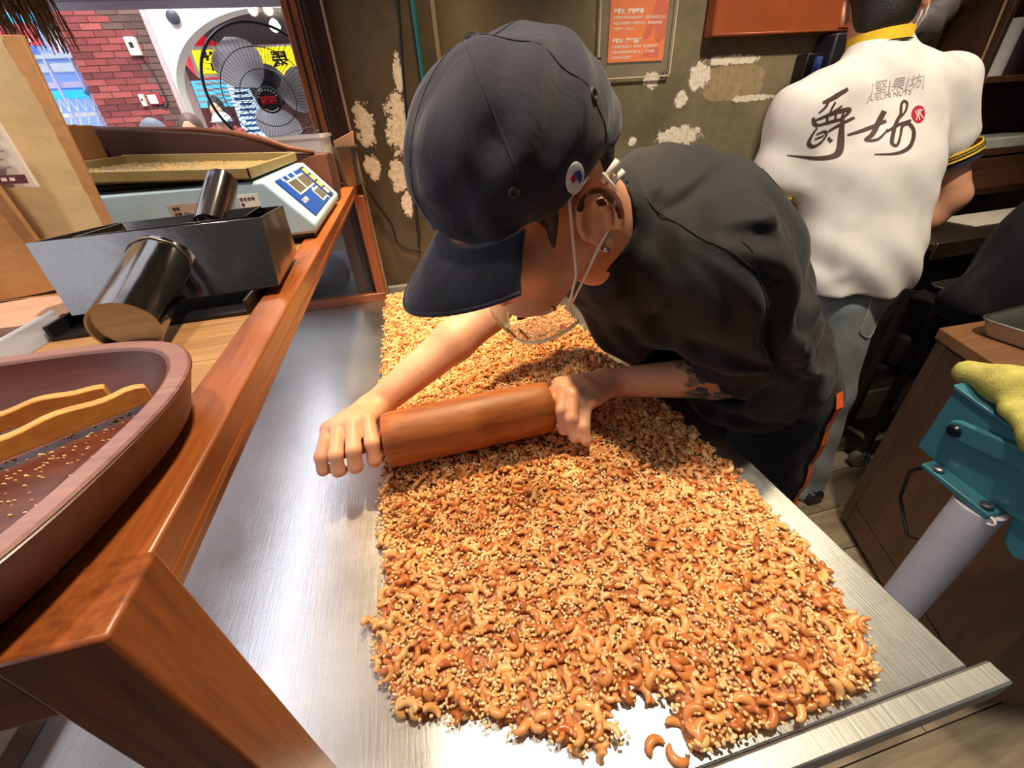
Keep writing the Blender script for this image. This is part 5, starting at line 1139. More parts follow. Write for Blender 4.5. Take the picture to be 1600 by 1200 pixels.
for S_, E_, W_ in ((LS2, LE2, LW2), (RS2, RE2, RW2)):
    B.cone(NB2 + (0, -.01, -.06), S_, .05, .055, .04); B.cone(S_, E_, .052, .042, .02); B.chain([E_, E_ * .68 + W_ * .32, W_], [.042, .042, .027], .012)
    d_ = (W_ - E_) / np.linalg.norm(W_ - E_); sd_ = np.cross(d_, (0, 0, 1.)); sd_ /= np.linalg.norm(sd_)
    for i, o_ in enumerate((-.028, -.010, .009, .026)):
        k_ = W_ + d_ * (.085 - .006 * abs(i - 1)) + sd_ * o_; B.cone(W_ + sd_ * o_ * .5, k_, .017, .0115, .012); B.chain([k_, k_ + d_ * .035 + (0, .012, -.01), k_ + d_ * .045 + (0, .035, -.012), k_ + d_ * .03 + (0, .05, -.0)], [.0105, .010, .0095, .0085], .003)
    B.chain([W_ + d_ * .02, W_ + d_ * .05 + sd_ * .035 + (0, .015, 0), W_ + d_ * .075 + sd_ * .035 + (0, .035, 0)], [.015, .012, .009], .006)
wp = thing('person', 'person in white polo shirt with dark characters on the back, facing the wall', 'person', WQ)
link('body', B.mesh('body', 1), M_skin, wp); del B
Hh = Field((1.10, .98, 1.36), (1.45, 1.30, 1.66), .0042); Hh.ell(hq(0, -.016, .046), (.081, .098, .102), R2, .01); Hh.ell(hq(0, -.045, -.035), (.060, .050, .06), R2, .03); Hh.cut(hq(0, .055, 0), F2 - U2 * .45); Hh.cut(hq(0, -.06, -.088), -U2 - F2 * .15)
for s_ in (-1, 1): Hh.ell(hq(s_ * .088, -.006, -.012), (.024, .028, .040), R2, .004, 'sub')
link('hair', Hh.mesh('hair', 1), M_hair, wp); del Hh
# polo
M_polo = cloth('white_polo_cloth', (214, 208, 202), (236, 231, 226), 5, .85, .28, .05, 1200, .008)
S = Field((.90, .76, .74), (1.72, 1.32, 1.47), .0048)
S.ecyl(NB2 + (.02, -.025, -.105), (1.262, 1.01, 1.10), (.192, .100), (.164, .112), (.22, .95, 0), .05); S.ecyl((1.262, 1.01, 1.10), (1.247, .945, .875), (.162, .112), (.160, .118), (.22, .95, 0), .05)
S.ecyl((1.247, .945, .90), (1.247, .940, .80), (.162, .120), (.164, .122), (.22, .95, 0), .03)
S.cone(NB2 + (-.02, -.01, -.035), LS2 + (0, 0, .0), .060, .064, .05); S.cone(NB2 + (.02, -.01, -.035), RS2, .060, .066, .05); S.cone(NB2 + (0, 0, .01), NB2 + (0, -.02, -.06), .062, .08, .03)
lse = LS2 * .32 + LE2 * .68; rse2 = RS2 * .58 + RE2 * .42
S.chain([LS2, lse], [.064, .068], .06); S.chain([RS2, rse2], [.066, .072], .07)
S.cut((1.26, .94, .822), (0, .04, -1))
for a, b in ((LS2, lse), (RS2, rse2)): d_ = (b - a) / np.linalg.norm(b - a); S.cone(b + d_ * .035, b + d_ * .14, .056, .060, .006, 'sub')
S.cone(NB2 - U2 * .01, NB2 + U2 * .10 + (.01, .03, 0), .058, .075, .008, 'sub')
def fold2(pts, r, k=.02, op='add'): S.chain([np.array(p) for p in pts], [r] * len(pts), k, op)
fold2([(1.37, .955, 1.20), (1.35, .905, 1.06), (1.33, .868, .92)], .008, .035); fold2([(1.16, .965, 1.16), (1.15, .93, 1.0), (1.13, .88, .88)], .010, .035); fold2([(1.30, .91, 1.06), (1.28, .85, .90)], .008, .03)
S.warp(lambda x, y, z: .0050 * np.sin(46 * x + 22 * z + 2 * np.sin(14 * z)) * (.4 + .6 * np.clip((1.2 - z) * 4, 0, 1)) + .0012 * np.sin(60 * z + 50 * x))
polo = link('polo_shirt', S.mesh('polo_shirt', 2), M_polo, wp, label='white polo shirt with yellow collar'); del S
pv = BVHTree.FromPolygons([v.co + WQ for v in polo.data.vertices], [p.vertices for p in polo.data.polygons])
M_yc = flat('collar_yellow', (240, 196, 40), .8, bump=.3, bscale=300); M_nl = flat('collar_navy', (34, 32, 46), .8)
def band(c, ax, r, h, mat, name, n=40, sq=1.0, x=(1, 0, 0), tilt=0, parent=None):
    M_ = frame(Vector(c), x, tuple(ax)); rr = [(r, -h / 2), (r + .002, -h / 2), (r + .0025, h / 2), (r - .003, h / 2)]
    rings = [[M_ @ Vector((q * math.cos(a), q * sq * math.sin(a), z + tilt * math.sin(a))) for a in np.linspace(0, 2 * math.pi, n + 1)[:-1]] for q, z in rr]
    return MB().loft(rings + [rings[0]], False, False).build(name, mat, parent or polo, smooth='auto')
cax = (hq(0, -.03, -.02) - NB2); cax /= np.linalg.norm(cax)
band(NB2 + cax * .024, cax, .0655, .040, M_yc, 'collar', x=tuple(L2)); band(NB2 + cax * .012, cax, .0680, .0022, M_nl, 'collar_line', x=tuple(L2)); band(NB2 + cax * .017, cax, .0678, .0022, M_nl, 'collar_line', x=tuple(L2))
for a, b, r, dk in ((LS2, lse, .0665, 0), (RS2, rse2, .0705, 1)):
    d_ = (b - a) / np.linalg.norm(b - a); e_ = b + d_ * .048
    band(e_, d_, r, .022, M_yc, 'sleeve_band'); band(e_ + d_ * .002, d_, r + .0022, .0024, M_nl, 'sleeve_line'); band(e_ - d_ * .005, d_, r + .0022, .0016, M_nl, 'sleeve_line')
    if dk: band(e_ + d_ * .020, d_, r - .006, .022, M_nl, 'undersleeve')
# printed characters, laid on the cloth
TX = frame((0, 0, 0), (1, 0, 0), (0, 0, 1))
def cast(x, z):
    h = pv.ray_cast(Vector((x, .3, z)), Vector((0, 1, 0))); return (h[0], h[1]) if h[0] is not None else (None, None)
def brush(pts, ws, mat, name='brush_stroke', lift=.0012):
    P_ = [Vector((x, z, 0)) for x, z in pts]; dense = []; m = len(P_)
    for i in range(m - 1):
        p0, p1, p2, p3 = P_[max(i - 1, 0)], P_[i], P_[i + 1], P_[min(i + 2, m - 1)]
        for k in range(6):
            t = k / 6; dense.append((.5 * ((2 * p1) + (-p0 + p2) * t + (2 * p0 - 5 * p1 + 4 * p2 - p3) * t * t + (-p0 + 3 * p1 - 3 * p2 + p3) * t ** 3), ws[i] + (ws[i + 1] - ws[i]) * t))
    dense.append((P_[-1], ws[-1])); vs = []; ok_ = []
    for i, (p, w_) in enumerate(dense):
        a = dense[max(i - 1, 0)][0]; b = dense[min(i + 1, len(dense) - 1)][0]; t = (b - a); t = t.normalized() if t.length > 0 else Vector((1, 0, 0)); n = Vector((-t.y, t.x, 0))
        for s_ in (-.5, 0, .5):
            q = p + n * (w_ * s_); h, nn_ = cast(q.x, q.y); vs.append(h + nn_ * lift if h is not None else Vector((q.x, .95, q.y)))
    f = []
    for i in range(len(dense) - 1):
        for j in (0, 1): a = i * 3 + j; f.append((a, a + 1, a + 4, a + 3))
    o = MB().add(vs, f).build(name, mat, polo, smooth=True); return o
M_ink = flat('brush_ink', (74, 48, 42), .7); M_gink = flat('grey_ink', (150, 138, 136), .6)
# the marks were measured on the shirt back: u across, v down, 0..1000 -> metres
def uv(u, v):
    return (UV0[0] + u * UVX[0] + v * UVY[0], UV0[1] + u * UVX[1] + v * UVY[1])
UV0, UVX, UVY = (.800, 1.5157), (.000591, -.0000357), (.0000769, -.000519)
K = .00056
STROKES = [([(372, 428), (400, 418), (440, 400), (487, 372)], (10, 16, 20, 14)), ([(402, 410), (388, 440), (358, 470)], (12, 13, 6)), ([(432, 425), (415, 450), (408, 470)], (11, 12, 8)), ([(465, 440), (430, 462), (345, 500)], (8, 12, 6)),
           ([(338, 488), (346, 512), (366, 522)], (9, 15, 8)), ([(352, 498), (420, 472), (494, 455), (484, 480), (458, 496)], (8, 14, 18, 12, 6)), ([(398, 482), (404, 506)], (10, 10)), ([(440, 472), (440, 498)], (10, 10)), ([(352, 524), (420, 506), (482, 492)], (8, 13, 10)),
           ([(362, 532), (347, 560), (340, 596), (362, 612), (398, 592), (416, 562), (402, 546), (364, 560)], (9, 12, 14, 13, 12, 11, 10, 7)), ([(362, 580), (404, 564)], (8, 8)),
           ([(420, 548), (462, 520), (514, 488)], (8, 14, 10)), ([(472, 470), (474, 530), (466, 596), (444, 646), (402, 664), (340, 660), (272, 652)], (12, 17, 18, 19, 17, 9, 3)), ([(428, 572), (442, 592)], (9, 15)),
           ([(488, 562), (540, 536), (606, 502)], (8, 14, 12)), ([(606, 462), (582, 506), (552, 556), (528, 582), (560, 578), (604, 536)], (20, 19, 15, 11, 9, 6)), ([(596, 548), (642, 520), (700, 500)], (7, 12, 9)),
           ([(664, 474), (646, 500), (620, 546), (598, 592), (612, 602), (640, 562), (660, 524), (688, 514), (700, 548), (670, 602), (606, 634), (536, 641)], (11, 14, 15, 13, 10, 9, 11, 15, 17, 17, 11, 3)), ([(664, 474), (672, 440), (686, 422), (698, 432), (684, 464), (650, 496)], (11, 11, 10, 10, 9, 8))]
for pts, ws in STROKES: brush([uv(*p) for p in pts], [w_ * K for w_ in ws], M_ink)
for (cx0, cy0) in ((738, 475),):
    pts_ = [Vector((*uv(cx0 + 30 * math.cos(a) - 8 * math.sin(a), cy0 + 36 * math.sin(a)), 0)) for a in np.linspace(0, 2 * math.pi, 25)[:-1]]; vs = []
    for sc in (1.0, .5):
        for p in pts_:
            c_ = Vector((*uv(cx0, cy0), 0)); q = c_ + (p - c_) * sc; h, n_ = cast(q.x, q.y); vs.append(h + n_ * .0010)
    h, n_ = cast(*uv(cx0, cy0)); vs.append(h + n_ * .0010); m = MB(); N = 24
    m.add(vs, [(i, (i + 1) % N, N + (i + 1) % N, N + i) for i in range(N)] + [(N + i, N + (i + 1) % N, 2 * N) for i in range(N)]); m.build('red_seal', flat('seal_red', (188, 26, 56), .7), polo, smooth=True)
for pts in ([(724, 462), (732, 478), (722, 500)], [(736, 456), (738, 476), (736, 500)], [(726, 480), (744, 470)], [(748, 452), (746, 474), (756, 492)], [(740, 462), (760, 458)]): brush([uv(*p) for p in pts], [4.5 * K] * len(pts), flat('label_white', (226, 214, 206)), 'seal_mark', .0018)
def text_on(body, size, u, v, mat, slant=0):
    h0 = Vector((*uv(u, v), 0)); h1 = Vector((*uv(u + 100, v - 17), 0)); d_ = (h1 - h0).normalized(); n_ = Vector((-d_.y, d_.x, 0)); me = text_mesh(body, size, Matrix.Identity(4), .0)
    for v_ in me.vertices:
        q = h0 + d_ * (v_.co.x + slant * v_.co.y) + n_ * v_.co.y; h, nn_ = cast(q.x, q.y); v_.co = (h + nn_ * .0011) if h is not None else Vector((q.x, .95, q.y))
    return link('lettering', me, mat, polo)
text_on('|堅|果|坊|', .030, 566, 375, flat('pale_grey_ink', (176, 168, 166), .7), .15); text_on('JUELIN NUTS', .0165, 556, 412, flat('pale_grey_ink', (176, 168, 166), .7), .1)
# jeans and shoes
M_jean = cloth('faded_denim', (96, 106, 112), (142, 150, 150), 7, .85, .35, .05, 700, .006); M_dj = cloth('dark_denim', (34, 36, 46), (52, 54, 64), 8, .85, .3, .05, 700, .006)
T = Field((1.02, .70, .0), (1.56, 1.22, .95), .006); T.ecyl((1.262, .95, .88), (1.265, .95, .80), (.15, .095), (.155, .10), (.22, .95, 0), .04); T.chain([(1.235, .935, .76), (1.265, .905, .45), (1.31, .865, .03)], [.100, .090, .076], .03); T.chain([(1.34, .985, .76), (1.37, 1.0, .45), (1.39, 1.02, .03)], [.085, .076, .070], .03)
T.warp(lambda x, y, z: .005 * np.sin(38 * z + 16 * x) * np.clip((.6 - z) * 2, .15, 1) * np.sin(22 * x + 25 * y)); je = link('jeans', T.mesh('jeans', 1), M_jean, wp, label='loose faded blue denim jeans'); del T
jb = BVHTree.FromPolygons([v.co + WQ for v in je.data.vertices], [p.vertices for p in je.data.polygons])
def jc(x, z):
    h = jb.ray_cast(Vector((x, .4, z)), Vector((0, 1, 0))); return h[0] + h[1] * .002 if h[0] is not None else Vector((x, .85, z))
pk = [(1.225, .81), (1.305, .80), (1.30, .70), (1.26, .675), (1.222, .71)]; g_ = []
for i in range(7):
    for j in range(7):
        u, v = i / 6, j / 6; top_ = Vector(pk[0]).lerp(Vector(pk[1]), u); bot = Vector(pk[4]).lerp(Vector(pk[2]), u) + Vector((0, -.02 * math.sin(math.pi * u))); q = top_.lerp(bot, v); g_.append(jc(q.x, q.y))
MB().add(g_, [(i * 7 + j, i * 7 + j + 7, i * 7 + j + 8, i * 7 + j + 1) for i in range(6) for j in range(6)]).build('back_pocket', cloth('pocket_denim', (112, 122, 128), (150, 156, 156), 12, .85, .3), je, smooth=True)
MB().tube([g_[k] for k in list(range(0, 7)) + [13, 20, 27, 34, 41, 48] + [47, 46, 45, 44, 43, 42]], .0016, 5).build('pocket_stitching', flat('denim_thread', (176, 172, 156), .8), je, smooth=True)
for fx, fy in ((1.30, .84), (1.39, 1.0)): MB().loft([[Vector((fx + b * s_, fy + a, z)) for a, b in ((-.06, -.03), (-.06, .03), (.05, .045), (.14, .045), (.19, .0), (.14, -.045), (.05, -.045))] for z, s_ in ((.001, 1), (.03, 1), (.055, .75))]).build('shoe', M_black, wp, bevel=.006)
# mask strap of the second worker
MB().tube([hq(-.086, .012, .03), hq(-.084, .022, -.03), hq(-.074, .055, -.075), hq(-.045, .085, -.105), hq(0, .10, -.115)], .0022, 6).build('face_strap', M_strap, wp, smooth=True); MB().tube([hq(-.090, -.018, .005), hq(-.088, -.0, -.04), hq(-.074, .055, -.075)], .002, 6).build('face_strap', M_strap, wp, smooth=True)

# ------------------------------------------------------------------ on the back wall
ph = thing('poster_holder', 'clear acrylic sheet bolted over the orange recipe poster', 'poster holder', (.75, WALLY - .01, 1.38)); M_acr = glassy('acrylic', (220, 212, 196), .05, .05)
MB().box((.632, WALLY - .016, 1.375), (.868, WALLY - .012, 1.95)).build('acrylic_sheet', M_acr, ph, bevel=.001)
M_edge = flat('acrylic_edge', (196, 178, 150), .4)
MB().box((.629, WALLY - .017, 1.373), (.633, WALLY - .011, 1.95)).build('sheet_edge', M_edge, ph); MB().box((.629, WALLY - .017, 1.372), (.871, WALLY - .011, 1.3755)).build('sheet_edge', M_edge, ph); MB().box((.867, WALLY - .017, 1.373), (.871, WALLY - .011, 1.95)).build('sheet_edge', M_edge, ph)
for x in (.645, .856): MB().lathe([(.006, 0), (.007, .004), (.005, .008), (.0001, .009)], n=16, M=frame((x, WALLY - .012, 1.392), (1, 0, 0), (0, -1, 0))).build('bolt', M_steel, ph, smooth='auto')
po = thing('recipe_poster', 'orange recipe poster with white steps on the back wall', 'poster', (.75, WALLY - .004, 1.41)); MB().box((.665, WALLY - .006, 1.413), (.846, WALLY - .002, 1.93)).build('sheet', flat('poster_orange', (238, 120, 52), .5, var=.03), po)
PM = lambda x, z: frame((x, WALLY - .0066, z), (1, 0, 0), (0, -1, 0)); M_pw = flat('poster_white', (255, 246, 232), .6); M_pr = flat('poster_rust', (206, 92, 52), .6)
# tone-on-tone drawing of a cook bent forward
MB().prism([(.805, 1.545), (.812, 1.562), (.826, 1.566), (.836, 1.555), (.838, 1.545), (.846, 1.548), (.846, 1.47), (.83, 1.455), (.815, 1.46), (.808, 1.50), (.797, 1.475), (.785, 1.462), (.772, 1.470), (.778, 1.49), (.795, 1.515), (.800, 1.53)], .0, .0004, Matrix(((1, 0, 0, 0), (0, 0, -1, WALLY - .0061), (0, 1, 0, 0), (0, 0, 0, 1)))).build('printed_figure', M_pr, po)
MB().prism([(.770, 1.425), (.80, 1.445), (.825, 1.450), (.832, 1.435), (.826, 1.420)], .0, .0004, Matrix(((1, 0, 0, 0), (0, 0, -1, WALLY - .0061), (0, 1, 0, 0), (0, 0, 0, 1)))).build('printed_figure', M_pr, po)
for zz, ti, ls in ((1.592, '步驟2：洗淨篩選', ('採用油炸堅果的餅乾，必需通過', '篩選挑選至最好的品質')), (1.528, '步驟3：拌炒堅果', ('將挑選好的堅果放進炒鍋中，翻炒的過程至上色，', '再加上特調糖漿下去攪拌均勻，直到香氣四溢', '不斷拌炒一小時之久')), (1.462, '步驟4：整平品嚐', ('上桌後把堅果整平，用滾筒一次次壓實成型', '就是這樣把堅果糖平鋪在桌上，待冷卻後', '完成後就可以品嚐了'))):
    text(ti, .0125, PM(.675, zz), M_pw, po, .0002, bold=.0004)
    for k, l in enumerate(ls): text(l, .0078, PM(.675, zz - .0135 - .0125 * k), M_pw, po, .0002)
wb = thing('wire_basket', 'small chrome wire basket hung on the back wall behind the cap', 'basket', (.55, WALLY - .04, 1.33)); M_chrome = metal('chrome_wire', (214, 210, 204), .2, 'N', 20, .05)
gm = MB()
for k in range(12): x = .478 + .012 * k; gm.tube([(x, WALLY - .075, 1.418), (x + .001, WALLY - .073, 1.335), (x, WALLY - .012, 1.335), (x, WALLY - .010, 1.418)], .0012, 5)
gm.build('vertical_wires', M_chrome, wb, smooth=True); gm = MB()
for z in (1.335, 1.352, 1.37, 1.388, 1.404): gm.tube([(.476, WALLY - .075, z), (.612, WALLY - .075, z), (.612, WALLY - .01, z), (.476, WALLY - .01, z)], .0012, 5, closed=True)
gm.build('horizontal_wires', M_chrome, wb, smooth=True); MB().tube([(.476, WALLY - .075, 1.418), (.612, WALLY - .075, 1.418), (.612, WALLY - .01, 1.418), (.476, WALLY - .01, 1.418)], .0025, 6, closed=True).build('top_rim', M_chrome, wb, smooth=True)
MB().tube([(.42, WALLY - .03, 1.425), (.478, WALLY - .03, 1.436), (.492, WALLY - .03, 1.43), (.494, WALLY - .03, 1.415)], .003, 6).build('hook', M_chrome, wb, smooth=True)
cb = thing('copper_panel', 'large copper-brown leather board on the back wall, upper right', 'board', (1.23, 1.42, 1.46)); M_cop = flat('copper_leather', (156, 78, 40), .42, .1, .2, 5, .25, 40)
MB().box((.975, 1.405, 1.462), (1.49, 1.45, 2.1)).build('panel', M_cop, cb, bevel=.006); MB().tube([(.978, 1.407, 1.464), (1.488, 1.407, 1.464)], .004, 8).build('bottom_hem', M_cop, cb, smooth=True); MB().hexa([(1.42, 1.400, 1.47), (1.488, 1.400, 1.466), (1.488, 1.405, 1.466), (1.42, 1.405, 1.47)], [(1.43, 1.400, 1.50), (1.488, 1.400, 1.53), (1.488, 1.405, 1.53), (1.43, 1.405, 1.50)]).build('corner_patch', M_cop, cb, bevel=.001)
bxk = thing('wall_device', 'black wall-mounted device with slats and a blue strip behind the white shirt', 'device', (1.42, 1.41, 1.25)); MB().box((1.335, 1.405, 1.22), (1.40, 1.452, 1.41)).build('side_case', M_black, bxk, bevel=.004); MB().box((1.395, 1.375, 1.20), (1.52, 1.452, 1.455)).build('main_case', flat('device_charcoal', (34, 30, 34), .4), bxk, bevel=.006)
MB().hexa([(1.362, 1.398, 1.22), (1.385, 1.398, 1.22), (1.385, 1.406, 1.22), (1.362, 1.406, 1.22)], [(1.366, 1.398, 1.40), (1.388, 1.398, 1.40), (1.388, 1.406, 1.40), (1.366, 1.406, 1.40)]).build('blue_strip', flat('strip_blue', (70, 84, 150), .4), bxk)
for k in range(4): MB().box((1.44, 1.370, 1.345 + .016 * k), (1.51, 1.376, 1.353 + .016 * k)).build('slat', M_black, bxk)

# ------------------------------------------------------------------ shelves, sideboard and rack on the right
M_br = wood('shelf_wood', (52, 30, 18), (104, 66, 40), 'X', 10, .5, .2); M_brd = wood('shelf_wood_dark', (40, 24, 16), (78, 48, 30), 'X', 10, .5, .2)
su = thing('wall_shelf', 'brown wooden shelf unit in the right back corner', 'shelf', (2.2, 1.38, .96)); MB().box((1.93, 1.43, .96), (2.58, 1.452, 1.9)).build('back_panel', M_brd, su); MB().box((1.915, 1.27, .96), (1.935, 1.452, 1.9)).build('side_panel', M_brd, su, bevel=.002)
for z in (1.315, 1.09): MB().box((1.936, 1.27, z - .018), (2.58, 1.43, z)).build('shelf_board', M_br, su, bevel=.002)
MB().box((1.936, 1.275, .955), (2.58, 1.29, 1.065)).build('front_board', M_br, su, bevel=.002); MB().box((1.93, 1.29, .93), (2.58, 1.452, .955)).build('bottom_board', M_br, su)
MB().cyl((2.06, 1.35, 1.316), (2.06, 1.35, 1.47), .034, 24).build('paper_roll', flat('roll_white', (206, 204, 202), .8), None, smooth='auto', label='white paper roll standing on the upper shelf', cat='paper roll', loc=(2.06, 1.35, 1.316))
MB().cyl((2.15, 1.36, 1.316), (2.15, 1.36, 1.50), .03, 20).build('dark_tin', flat('tin_dark', (46, 28, 30), .4), None, smooth='auto', label='dark tall tin beside the paper roll on the upper shelf', cat='tin', loc=(2.15, 1.36, 1.316))
MB().prism(smooth_poly([(2.02, 1.29), (2.35, 1.285), (2.36, 1.40), (2.0, 1.40)], 6), 1.0915, 1.128).build('marble_slab', flat('marble_grey', (196, 194, 186), .4, var=.15, nscale=14), None, bevel=.004, label='rounded pale marble slab lying on the lower shelf', cat='slab', loc=(2.2, 1.34, 1.0915))
MB().tube([(1.90, 1.30, 1.95), (1.905, 1.295, 1.6), (1.912, 1.29, 1.3), (1.905, 1.29, 1.2)], .004, 6).build('rope', flat('jute', (150, 118, 72), .9), smooth=True, label='thin jute rope hanging down the side of the wooden shelf', cat='rope')
f = Field((1.50, 1.22, 1.38), (1.92, 1.46, 1.75), .008); f.chain([(1.60, 1.34, 1.45), (1.70, 1.35, 1.47), (1.80, 1.37, 1.56), (1.84, 1.40, 1.70)], [.025, .042, .05, .05], .03); f.warp(lambda x, y, z: .006 * np.sin(70 * x + 60 * z)); link('cloth_bag', f.mesh('cloth_bag', 1), flat('bag_grey', (92, 84, 88), .6), label='grey crumpled plastic bag hanging on the wall beside the shelf', cat='bag', loc=(1.75, 1.36, 1.43)); del f
sk = thing('side_counter', 'steel topped side counter behind the white shirt', 'counter', (2.1, 1.2, 0)); MB().box((1.66, 1.02, .84), (2.58, 1.27, .865)).build('counter_top', metal('counter_steel', (128, 118, 108), .4, 'X', 30, .2), sk, bevel=.003); MB().box((1.66, 1.012, .815), (2.58, 1.022, .868)).build('front_lip', metal('counter_lip', (168, 152, 136), .35, 'X', 30, .2), sk, bevel=.002)
for x in (1.70, 2.54): MB().box((x - .02, 1.06, 0), (x + .02, 1.10, .84)).build('leg', flat('dark_rail', (30, 28, 28), .4), sk)
MB().box((1.72, 1.24, .15), (2.52, 1.26, .82)).build('back_sheet', flat('dark_sheet', (24, 20, 20), .6), sk)
MB().box((1.98, 1.12, .866), (2.4, 1.26, .868)).build('paper_sheet', flat('sheet_white', (210, 202, 188), .8), None, label='flat white paper sheet on the side counter', cat='paper', loc=(2.2, 1.2, .866))
MB().hexa([(1.60, 1.15, .868), (1.82, 1.15, .868), (1.82, 1.26, .868), (1.60, 1.26, .868)], [(1.57, 1.13, 1.03), (1.86, 1.13, 1.03), (1.86, 1.28, 1.03), (1.57, 1.28, 1.03)]).build('plastic_bin', flat('bin_cream', (206, 198, 170), .6), None, bevel=.006, label='cream plastic bin behind the white shirt sleeve', cat='bin', loc=(1.7, 1.2, .868))
# trolley with caster and a baking tray
tl = thing('trolley', 'black metal rack trolley on casters beside the jeans', 'trolley', (1.85, 1.02, 0)); M_iron = flat('black_iron', (24, 22, 24), .45)
for x, y in ((1.62, .90), (2.05, .90), (1.62, 1.00), (2.05, 1.00)):
    MB().box((x - .012, y - .012, .08), (x + .012, y + .012, .72)).build('upright', M_iron, tl); c_ = MB().lathe([(.012, -.014), (.036, -.014), (.038, 0), (.036, .014), (.012, .014)], n=24, M=frame((x, y, .0385), (1, 0, 0), (.3, 1, 0))).build('caster', flat('caster_grey', (96, 90, 84), .5), tl, smooth='auto'); MB().box((x - .006, y - .018, .038), (x + .006, y + .018, .082)).build('fork', M_steel, c_)
for z in (.13, .42, .70): MB().box((1.61, .89, z), (2.06, 1.01, z + .012)).build('deck', M_iron if z > .2 else flat('deck_tan', (92, 78, 60), .6), tl, bevel=.002)
MB().box((1.635, .905, .44), (2.03, .995, .56)).build('dark_crate', flat('crate_black', (20, 18, 20), .5), None, bevel=.012, label='dark plastic crate on the trolley middle deck', cat='crate', loc=(1.83, .95, .433))
def sheet_tray(name, c, sx, sy, h, rotz, label, mat, th=.004):
    R_ = Matrix.Translation(c) @ Matrix.Rotation(rotz, 4, 'Z')
    def rr(a, b, z, r=.03): 
        out = []
        for qx, qy, a0 in ((1, 1, 0), (-1, 1, 1), (-1, -1, 2), (1, -1, 3)):
            for k in range(5): t = (a0 + k / 4) * math.pi / 2; out.append(R_ @ Vector((qx * (a - r) + r * math.cos(t), qy * (b - r) + r * math.sin(t), z)))
        return out
    t = thing(name, label, 'tray', c); MB().loft([rr(sx - .012, sy - .012, 0), rr(sx - .006, sy - .006, .004), rr(sx, sy, h - .003), rr(sx + .005, sy + .005, h), rr(sx + .004, sy + .004, h + .003), rr(sx - .002, sy - .002, h + .002), rr(sx - th, sy - th, h - .004), rr(sx - .010, sy - .010, .006), rr(sx - .016, sy - .016, .004)]).build('pan', mat, t, smooth='auto')
    MB().tube(rr(sx + .004, sy + .004, h + .001), .003, 8, closed=True).build('rolled_rim', mat, t, smooth=True); return t
M_alu = metal('tray_aluminium', (176, 176, 170), .38, 'N', 30, .2)
sheet_tray('baking_tray', (1.84, .95, .713), .16, .045, .022, 0, 'aluminium baking tray on the trolley beside the white shirt', M_alu)
# sideboard cabinet
cab = thing('cabinet', 'brown laminate cabinet on the right edge', 'cabinet', (1.45, .45, 0)); M_lam = wood('laminate', (66, 42, 30), (108, 74, 54), 'Z', 7, .5, .1, 0, (86, 58, 42), 6); M_lamt = wood('laminate_top', (112, 74, 46), (158, 112, 74), 'X', 8, .42, .1)
A2, B2, C2, D2 = (1.325, .700), (1.095, .185), (1.80, -.10), (2.0, .66)
MB().prism([A2, B2, C2, D2], .03, .728).build('carcass', M_lam, cab, bevel=.002); MB().prism([(1.32, .712), (1.08, .175), (1.81, -.12), (2.02, .68)], .729, .760).build('cabinet_top', M_lamt, cab, bevel=.003)
def on_face(s, z, off=0): p = Vector((*A2, 0)).lerp(Vector((*B2, 0)), s); n_ = Vector((B2[1] - A2[1], -(B2[0] - A2[0]), 0)).normalized(); n_ = n_ if n_.x < 0 else -n_; return p + n_ * off + Vector((0, 0, z))
def fpanel(s0, s1, z0, z1, name, mat, t=.006): return MB().hexa([on_face(s0, z0, t), on_face(s1, z0, t), on_face(s1, z0, .0), on_face(s0, z0, .0)], [on_face(s0, z1, t), on_face(s1, z1, t), on_face(s1, z1, .0), on_face(s0, z1, .0)]).build(name, mat, cab, bevel=.0012)
fpanel(.0, .065, .03, .725, 'edge_stile', M_lam); fpanel(.07, .52, .12, .722, 'side_board', M_lam); fpanel(.525, 1.0, .12, .722, 'side_board', M_lam); fpanel(.07, 1.0, .03, .115, 'plinth', M_lam)
fpanel(.518, .527, .03, .70, 'joint_strip', flat('joint_tan', (120, 96, 74), .6), .008)
sheet_tray('baking_tray', (1.60, .51, .7602), .235, .165, .042, math.radians(3), 'large aluminium baking tray on the brown cabinet top', M_alu)
MB().box((1.52, .46, .7665), (1.70, .56, .7685), Matrix.Identity(4)).build('tray_liner', flat('liner_white', (206, 204, 196), .6), None, label='white paper liner lying in the large baking tray', cat='paper', loc=(1.6, .5, .7665))
# foot sealer: teal machine head on a white post
sl = thing('foot_sealer', 'teal sealing machine on a white post beside the table', 'sealing machine', (.85, .28, 0)); M_teal = flat('teal_enamel', (52, 106, 120), .38, 0, .1, 12, .15, 60)
MB().cyl((.85, .28, 0), (.85, .28, .705), .034, 28).build('post', flat('post_white', (196, 194, 206), .45, var=.05), sl, smooth='auto'); MB().lathe([(.06, .001), (.06, .012), (.04, .02)], c=(.85, .28, 0), n=28).build('base', M_teal, sl, smooth='auto')
def slab_yz(pts, x0, x1, name, mat, bev=.003): return MB().loft([[Vector((x, y, z)) for y, z in pts] for x in (x0, x1)]).build(name, mat, sl, bevel=bev)
slab_yz([(.398, .735), (.395, .872), (.300, .845), (.20, .83), (.17, .72), (.30, .715)], .850, .93, 'head_side', M_teal)
slab_yz([(.395, .866), (.398, .874), (.305, .852), (.305, .845)], .846, .935, 'top_flange', M_teal, .0015)
slab_yz([(.365, .722), (.365, .730), (.255, .716), (.255, .704)], .822, .94, 'bottom_flange', M_teal, .002)
for y in (.345, .268): MB().lathe([(.009, 0), (.009, .004), (.005, .006)], n=12, M=frame((.833, y, .7295 - (.345 - y) * .12), (1, 0, 0), (0, .1, 1))).build('flange_bolt', M_steel, sl, smooth='auto')
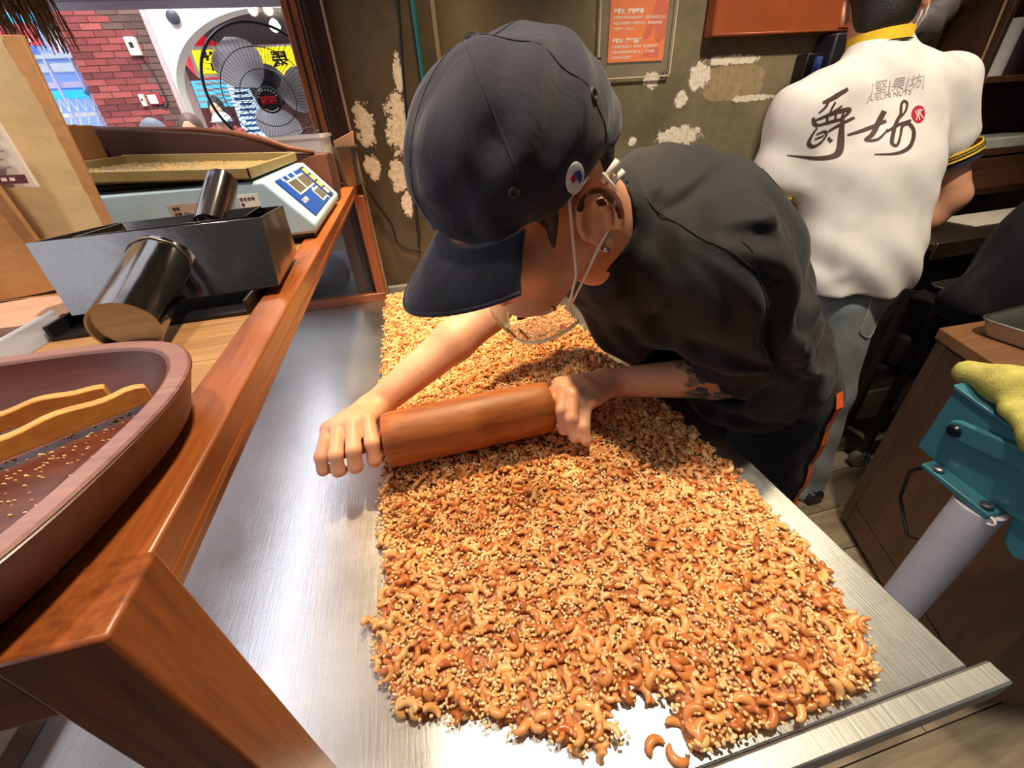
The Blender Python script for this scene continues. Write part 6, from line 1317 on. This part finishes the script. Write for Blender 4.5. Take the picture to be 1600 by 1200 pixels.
slab_yz([(.375, .795), (.372, .818), (.362, .825), (.16, .845), (.16, .812), (.362, .788)], .838, .851, 'press_arm', M_teal, .004); MB().lathe([(.009, 0), (.011, .004), (.008, .008)], n=20, M=frame((.838, .358, .807), (0, 0, 1), (-1, 0, 0))).build('pivot_bolt', flat('bolt_dark', (46, 48, 54), .3, .8), sl, smooth='auto')
slab_yz([(.25, .72), (.235, .66), (.215, .645), (.19, .66), (.18, .72)], .86, .88, 'rear_bracket', M_teal); MB().tube([(.830, .262 + .016 * math.cos(a), .702 + .008 * math.sin(a)) for a in np.linspace(0, 6.283, 17)[:-1]], .0022, 6, closed=True).build('pull_ring', M_white, sl, smooth=True)
MB().tube([(.87, .365, .715), (.88, .40, .66), (.90, .40, .58), (.89, .35, .52), (.885, .30, .55), (.88, .26, .60)], .0035, 8).build('power_cord', M_black, sl, smooth=True)
f = Field((.72, .10, .80), (1.10, .50, .99), .005); f.chain([(.885, .405, .883), (.885, .36, .893), (.90, .30, .897), (.90, .22, .90)], [.020, .026, .032, .034], .03); f.chain([(.93, .33, .893), (.93, .24, .905)], [.026, .034], .03); f.chain([(.845, .315, .876), (.838, .27, .862), (.838, .22, .865)], [.018, .020, .022], .02)
f.warp(lambda x, y, z: .004 * np.sin(60 * y + 40 * x) + .0012 * np.sin(400 * x) * np.sin(380 * y)); f.cone((.91, .39, .835), (.91, .18, .800), .02, .03, .01, 'sub')
link('towel', f.mesh('towel', 1), flat('terry_yellow', (172, 164, 84), .95, 0, .15, 60, .8, 500), label='yellow-green terry towel draped on the teal machine', cat='towel', loc=(.89, .3, .86)); del f
# dark coat hanging at the right edge
f = Field((1.32, .62, .50), (2.1, 1.0, 1.32), .010); f.ecyl((1.82, .80, 1.26), (1.60, .79, .74), (.09, .06), (.17, .07), (0, 1, 0), .05); f.ecyl((1.90, .82, 1.2), (1.80, .80, .70), (.10, .06), (.17, .07), (0, 1, 0), .05); f.warp(lambda x, y, z: .010 * np.sin(38 * x + 8 * z)); link('coat', f.mesh('coat', 1), cloth('coat_black', (8, 8, 12), (16, 15, 20), 8, .85, .3, .04), label='black coat hanging dark at the right edge above the cabinet', cat='coat', loc=(1.75, .8, .7)); del f
MB().tube([(1.86, .81, 1.30), (1.86, .81, 1.42), (1.87, .82, 2.6)], .006, 8).build('hanging_rail', M_iron, smooth=True, label='thin dark rod from which the black coat hangs', cat='rod')
